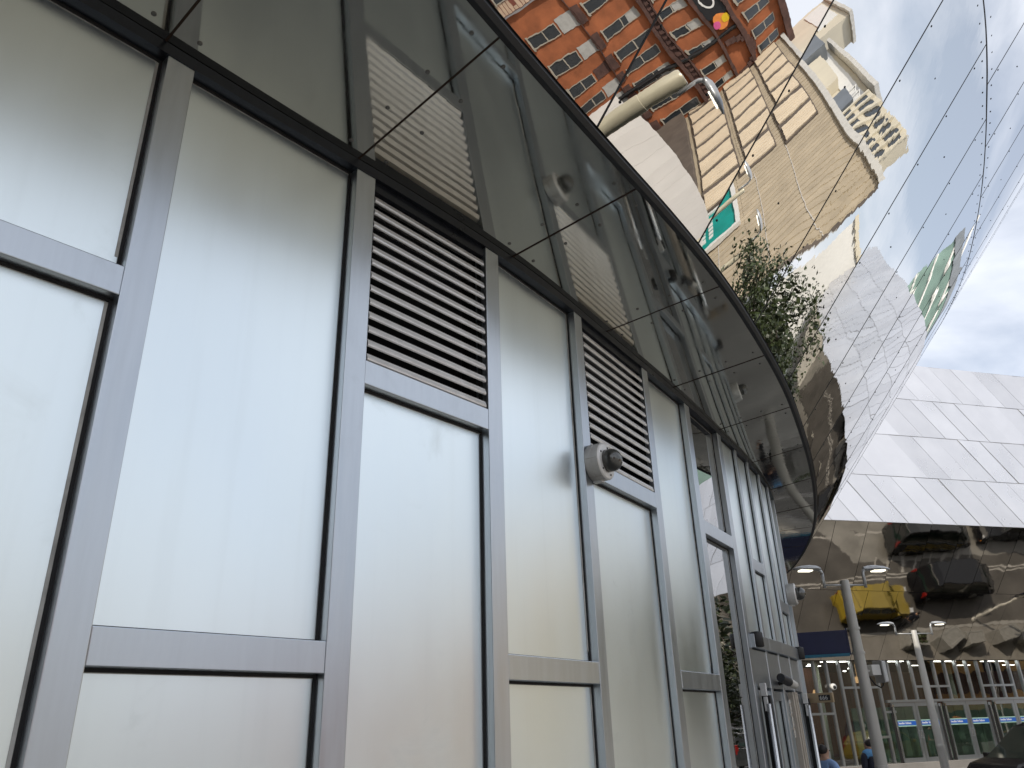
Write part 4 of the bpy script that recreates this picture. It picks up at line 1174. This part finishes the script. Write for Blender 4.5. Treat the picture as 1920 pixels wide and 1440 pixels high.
mb = MB(); bx(mb, 27.4, 35.8, -2.2, -1.2, 10.5, 12.75); mb.build('wall', M['beige'], pb)
for r_ in range(2):
    for k in range(8):
        mb = MB(); bx(mb, 27.65 + 1.02 * k, 28.35 + 1.02 * k, -1.2, -1.16, 11.85 - r_ * .95, 12.5 - r_ * .95); mb.build('window', M['pane'], pb)
mb = MB()
for k in range(9): bx(mb, 27.35 + 1.02 * k, 27.6 + 1.02 * k, -1.2, -1.05, 10.62, 12.7)
mb.build('piers', M['beige'], pb)
# teal poster
po = thing('billboard', 'teal advertising poster in a white frame on the concrete block', 'billboard', P(34.5, .3, 1))
mb = MB(); bx(mb, 31.3, 37.9, .14, .30, -1.6, 3.45); mb.build('sheet', M['teal'], po)
mb = MB(); bx(mb, 31.0, 31.3, .14, .42, -1.8, 3.7); bx(mb, 37.9, 38.2, .14, .42, -1.8, 3.7); bx(mb, 31.3, 37.9, .14, .42, 3.45, 3.7); bx(mb, 31.3, 37.9, .14, .42, -1.8, -1.6); mb.build('frame', M['white'], po)
mb = MB(); mb.lathe(P(37.0, .30, 2.7), n, [(0, .5), (.03, .5)], 20); mb.build('yellow_spot', M['yellow'], po)
mb = MB(); rr = random.Random(3)
for r_ in range(4):
    a = 32.2
    while a < 35.6:
        wv = rr.uniform(.25, .6); bx(mb, a, a + wv, .30, .33, 1.75 - r_ * .55, 2.05 - r_ * .55); a += wv + .16
mb.build('print_lines', M['white'], po)
mb = MB(); bx(mb, 36.2, 37.4, .30, .33, .6, 1.5); mb.build('print_panel', M['beige'], po)
# pale curved hoarding at the kerb
cw = thing('curved_wall', 'pale curved hoarding wall standing in front of the concrete block', 'wall', (42, 14.0, gz(42, 14)))
ctrl = [(24.0, 13.2, 2.0), (28, 13.9, 1.9), (33, 14.6, 1.6), (38, 14.9, 1.3), (43, 14.7, .8), (49, 13.7, .0), (55, 12.0, -1.0), (60, 9.8, -2.2)]
for (x0, y0, h0), (x1, y1, h1) in zip(ctrl[:-1], ctrl[1:]):
    for q in range(3):
        fa, fb = q / 3, (q + 1) / 3 - .004
        A = Vector((x0 + (x1 - x0) * fa, y0 + (y1 - y0) * fa, 0)); B = Vector((x0 + (x1 - x0) * fb, y0 + (y1 - y0) * fb, 0))
        ha, hb = h0 + (h1 - h0) * fa, h0 + (h1 - h0) * fb
        ga, gb = gz(A.x, A.y) - .2, gz(B.x, B.y) - .2
        d_ = (B - A).normalized(); nn = Vector((d_.y, -d_.x, 0)) * .12
        MB().prism([A + Z * ga, B + Z * gb, B + Z * hb, A + Z * ha], nn).build('wall_panel', M['hoarding'], cw)
# orange brick building with shop sign
P, bx, u, n = facade((67.0, 1.9), -5.0)       # along runs north, outwards is east -> use negative d towards the street
BB = thing('brick_building', 'orange brick building with tall sash windows and dark terracotta bands', 'building', P(6, 6, -6))
mb = MB(); bx(mb, .25, 14.5, 0, 10, -14, 11.5); mb.build('wall', M['brick'], BB)
def sash(a0, a1, z0, z1, d=0.0, blind=0.35, par=BB):
    mb = MB(); fwid = .065
    bx(mb, a0, a0 + fwid, -.10 + d, .02 + d, z0, z1); bx(mb, a1 - fwid, a1, -.10 + d, .02 + d, z0, z1)
    bx(mb, a0 + fwid, a1 - fwid, -.10 + d, .02 + d, z1 - fwid, z1); bx(mb, a0 - .08, a1 + .08, -.16 + d, .02 + d, z0 - .12, z0)
    zm = z0 + (z1 - z0) * .52
    bx(mb, a0 + fwid, a1 - fwid, -.09 + d, .02 + d, zm - .04, zm + .04)
    wdw = mb.build('window', M['frame_buff'], par)
    mb = MB(); bx(mb, a0 + fwid, a1 - fwid, -.04 + d, .01 + d, z0, z1 - fwid); mb.build('pane', M['pane'], wdw)
    if blind:
        mb = MB(); bx(mb, a0 + fwid, a1 - fwid, -.06 + d, -.042 + d, z1 - fwid - (z1 - z0) * blind, z1 - fwid); mb.build('blind', M['blind'], wdw)
cols = [1.9, 3.9, 5.75, 7.35, 8.9, 10.6, 12.2]
for i, c in enumerate(cols):
    sash(c + .1, c + .9, -6.0, -3.7, blind=.0); 
    mb = MB(); bx(mb, c, c + .95, -.05, .02, -3.55, -2.2); mb.build('spandrel_panel', (M['blind'] if i != 2 else M['terracotta']), BB)
    mb = MB(); bx(mb, c - .12, c + 1.07, -.16, .02, -2.05, -1.45); mb.build('carved_panel', M['terracotta'], BB)
    sash(c + .05, c + .8, -1.1, 2.1, blind=.3 if i % 3 == 1 else 0)
    sash(c, c + .62, 3.5, 5.4, blind=.4)
    sash(c - .05, c + .75, 8.2, 10.2, blind=.0)
for z0, z1, pd in ((2.45, 2.75, .55), (2.78, 3.15, .22), (3.18, 3.30, .4), (5.55, 5.8, .4), (7.35, 7.7, .5), (10.9, 11.5, .7), (-2.15, -2.08, .25)):
    mb = MB(); bx(mb, .3, 14.4, -pd, .02, z0, z1); mb.build('terracotta_band', M['terracotta'], BB)
mb = MB()
for a in np.arange(.6, 14, .45): bx(mb, a, a + .2, -.36, -.2, 2.8, 3.12)
mb.build('dentils', M['terracotta'], BB, kind='stuff')
mb = MB(); mb.tube([P(9.35 - .0, -.25, -8), P(9.35, -.25, 7.3)], .17, 8); mb.build('downpipe', M['black'], BB)
mb = MB()
for a in np.linspace(0, math.pi, 13):
    c = P(11.6 + 1.5 * math.cos(a), -.1, 6.2 + 1.6 * math.sin(a)); mb.box(c, u * .22, n * .35, Z * .22)
mb.build('arch', M['terracotta'], BB)
mb = MB(); bx(mb, .15, .29, -.2, .3, -9, 8); mb.build('corner_pipe', M['white'], BB)
# sign fascia and egg emblem
sf = thing('shop_sign', 'black shop fascia with white Comic lettering and an egg emblem', 'sign', P(5, -.3, 6.2))
mb = MB(); bx(mb, .5, 7.9, -.30, .0, 5.82, 7.33); mb.build('fascia', M['black'], sf)
vs, fs = text_mesh('Comic', 1.35)
# read from the street: left is north (larger along)
MB().add([P(7.3 - v.x * 1.05, -.31 - v.z, 6.15 + v.y * .95) for v in vs], [f_[::-1] for f_ in fs]).build('letters', M['white'], sf)
eg = MB()
eg.lathe(P(8.35, -.34, 6.55), -n, [(0, .62), (.03, .62)], 24); eo = eg.build('egg', M['orange'], sf)
mb = MB(); mb.lathe(P(8.30, -.375, 6.95), -n, [(0, .34), (.02, .34)], 20); mb.build('egg_top', M['yellow'], sf)
mb = MB(); mb.lathe(P(8.42, -.375, 6.12), -n, [(0, .30), (.02, .30)], 20); mb.build('egg_base', M['pink'], sf)
# dark red gable next door
RB = thing('red_brick_gable', 'plain dark red brick gable with one white window', 'building', P(-6, 5, -6))
mb = MB(); bx(mb, -16, .14, -.4, 9, -14, 7); mb.build('wall', M['redbrick'], RB)
mb = MB(); rr = random.Random(5)
for k in range(44):
    z_ = -7 + .3 * k; wv = rr.uniform(.25, 1.05)
    bx(mb, .13 - wv, .13, -.43, -.38, z_, z_ + .24)
mb.build('quoins', M['buffbrick'], RB, kind='stuff')
sash(-2.0, -.75, -6.2, -4.9, -.4, .0, RB)
sash(-2.0, -.75, -1.9, -.2, -.4, .0, RB)
# white building with slit windows
P, bx, u, n = facade((52.5, 46.0), 38.0)
WB = thing('white_building', 'white rendered building with dark slit windows behind the tree', 'building', P(5, -4, 0))
mb = MB(); bx(mb, 0, 13, 0, 10, 0, 15.0); mb.build('wall', M['white'], WB)
for r_ in range(5):
    mb = MB(); bx(mb, 1.2, 11.6, -.03, .0, 3.2 + r_ * 2.4, 3.9 + r_ * 2.4); mb.build('window', M['pane'], WB)
mb = MB(); bx(mb, -.3, 13.3, -.3, 10.3, 15.0, 15.5); mb.build('roof_edge', M['beige'], WB)
# patterned tower far off
P, bx, u, n = facade((60.0, 79.0), 115.0)
TW_ = thing('glass_tower', 'green glass tower with pale diagonal bands far behind the station', 'building', P(6, -6, 0))
mb = MB(); bx(mb, 1, 17, -12, 0, 0, 38); mb.build('glazing', M['tower_glass'], TW_)
for k in range(-2, 8):
    for sgn in (1, -1):
        q0 = P(1, .06, 6 + k * 4); q1 = P(17, .06, 6 + k * 4 + sgn * 9)
        MB().tube([q0, q1], .28, 6).build('diagonal_band', M['white'], TW_)
mb = MB(); bx(mb, 3, 5, .0, .1, 22, 25); mb.build('pink_panel', M['pink'], TW_)
mb = MB(); bx(mb, .6, 17.4, -12.4, .4, 38, 40); mb.build('crown', M['greymetal'], TW_)
# far rear neighbours that close the view behind the camera
for k, (x, y, sx, sy, h, mm) in enumerate(((62, 24.2, 8, 6.4, 9.5, 'ochre'), (62, -34, 16, 22, 12, 'beige'), (95, 40, 20, 26, 16, 'hoarding'), (30, -52, 24, 14, 15, 'brick'), (-8, -48, 22, 14, 13, 'beige'))):
    bt = thing('town_building', ('ochre rendered block behind the concrete building', 'beige town block down the hill past the gable', 'pale block far behind the concrete building', 'orange brick block across the street behind the viewer', 'beige block at the far left behind the viewer')[k], 'building', (x, y, gz(x, y)))
    mb = MB(); mb.abox(x - sx / 2, x + sx / 2, y - sy / 2, y + sy / 2, -14 if x > 40 else 0, h); mb.build('wall', M[mm], bt)
    for r_ in range(4):
        for q in range(7):
            a = x - sx / 2 + sx * (q + .5) / 7; b_ = y - sy / 2 + sy * (q + .5) / 7
            zz = h - 2.8 - 3.0 * r_
            if zz < gz(x, y): continue
            mb = MB(); mb.abox(a - .6, a + .6, y + sy / 2, y + sy / 2 + .05, zz, zz + 1.7); mb.abox(x - sx / 2 - .05, x - sx / 2, b_ - .6, b_ + .6, zz, zz + 1.7); mb.build('window', M['pane'], bt)

# ---------------------------------------------------------------- trees
def tree(loc, h, cr, label, nl=5200, seed=1, ls=1.0):
    rnd = random.Random(seed); L = Vector(loc)
    t_ = thing('street_tree', label, 'tree', L, 'leafy street trees on the square')
    mb = MB(); th = h * .36
    mb.tube([L, L + Vector((.03, .02, th * .5)), L + Vector((-.04, .03, th)), L + Vector((.02, 0, h * .72))], [.13, .10, .085, .03], 10)
    tips = []
    for k in range(16):
        a = 2.4 * k; z0 = th * (.8 + .05 * k); rr = cr * rnd.uniform(.55, .95)
        s = L + Z * min(z0, h * .68); e = s + Vector((math.cos(a) * rr, math.sin(a) * rr, h * rnd.uniform(.10, .30)))
        m_ = s.lerp(e, .5) + Z * .12
        mb.tube([s, m_, e], [.05, .03, .010], 6, cap=False); tips += [s.lerp(e, f_) for f_ in (.5, .75, 1.0)]
        for q in range(3):
            e2 = m_.lerp(e, rnd.random()) ; e3 = e2 + Vector((rnd.gauss(0, .4), rnd.gauss(0, .4), rnd.uniform(0, .5)))
            mb.tube([e2, e3], [.015, .005], 5, cap=False); tips.append(e3)
    mb.build('trunk', M['bark'], t_, smooth=True)
    tips += [L + Vector((rnd.gauss(0, cr * .3), rnd.gauss(0, cr * .3), h * rnd.uniform(.32, .95))) for _ in range(40)]
    lf = MB()
    for k in range(nl):
        c = rnd.choice(tips) + Vector((rnd.gauss(0, .26), rnd.gauss(0, .26), rnd.gauss(0, .22)))
        a = Vector((rnd.gauss(0, 1), rnd.gauss(0, 1), rnd.gauss(-.3, .6))).normalized() * rnd.uniform(.055, .10)
        b_ = a.cross(Vector((rnd.gauss(0, 1), rnd.gauss(0, 1), rnd.gauss(0, 1)))).normalized() * a.length * .5
        lf.add([c - a, c + b_, c + a, c - b_], [(0, 1, 2, 3)])
    lf.build('crown', M['leaf'], t_)
    return t_
tree((13.6, 13.0, 0), 6.3, 3.1, 'leafy young tree across the street from the steel facade', 15000, 4)
tree((15.0, 16.2, 0), 5.1, 2.5, 'low spreading tree added between the other two to darken the reflection', 9000, 14)  # added tree, fills in for dark reflections of shaded ground and cars
tree((18.2, 19.2, 0), 5.9, 2.5, 'smaller street tree farthest along the road towards the white building', 5200, 9)

# ---------------------------------------------------------------- small finish: smooth panels use their own shading
bpy.context.view_layer.update()
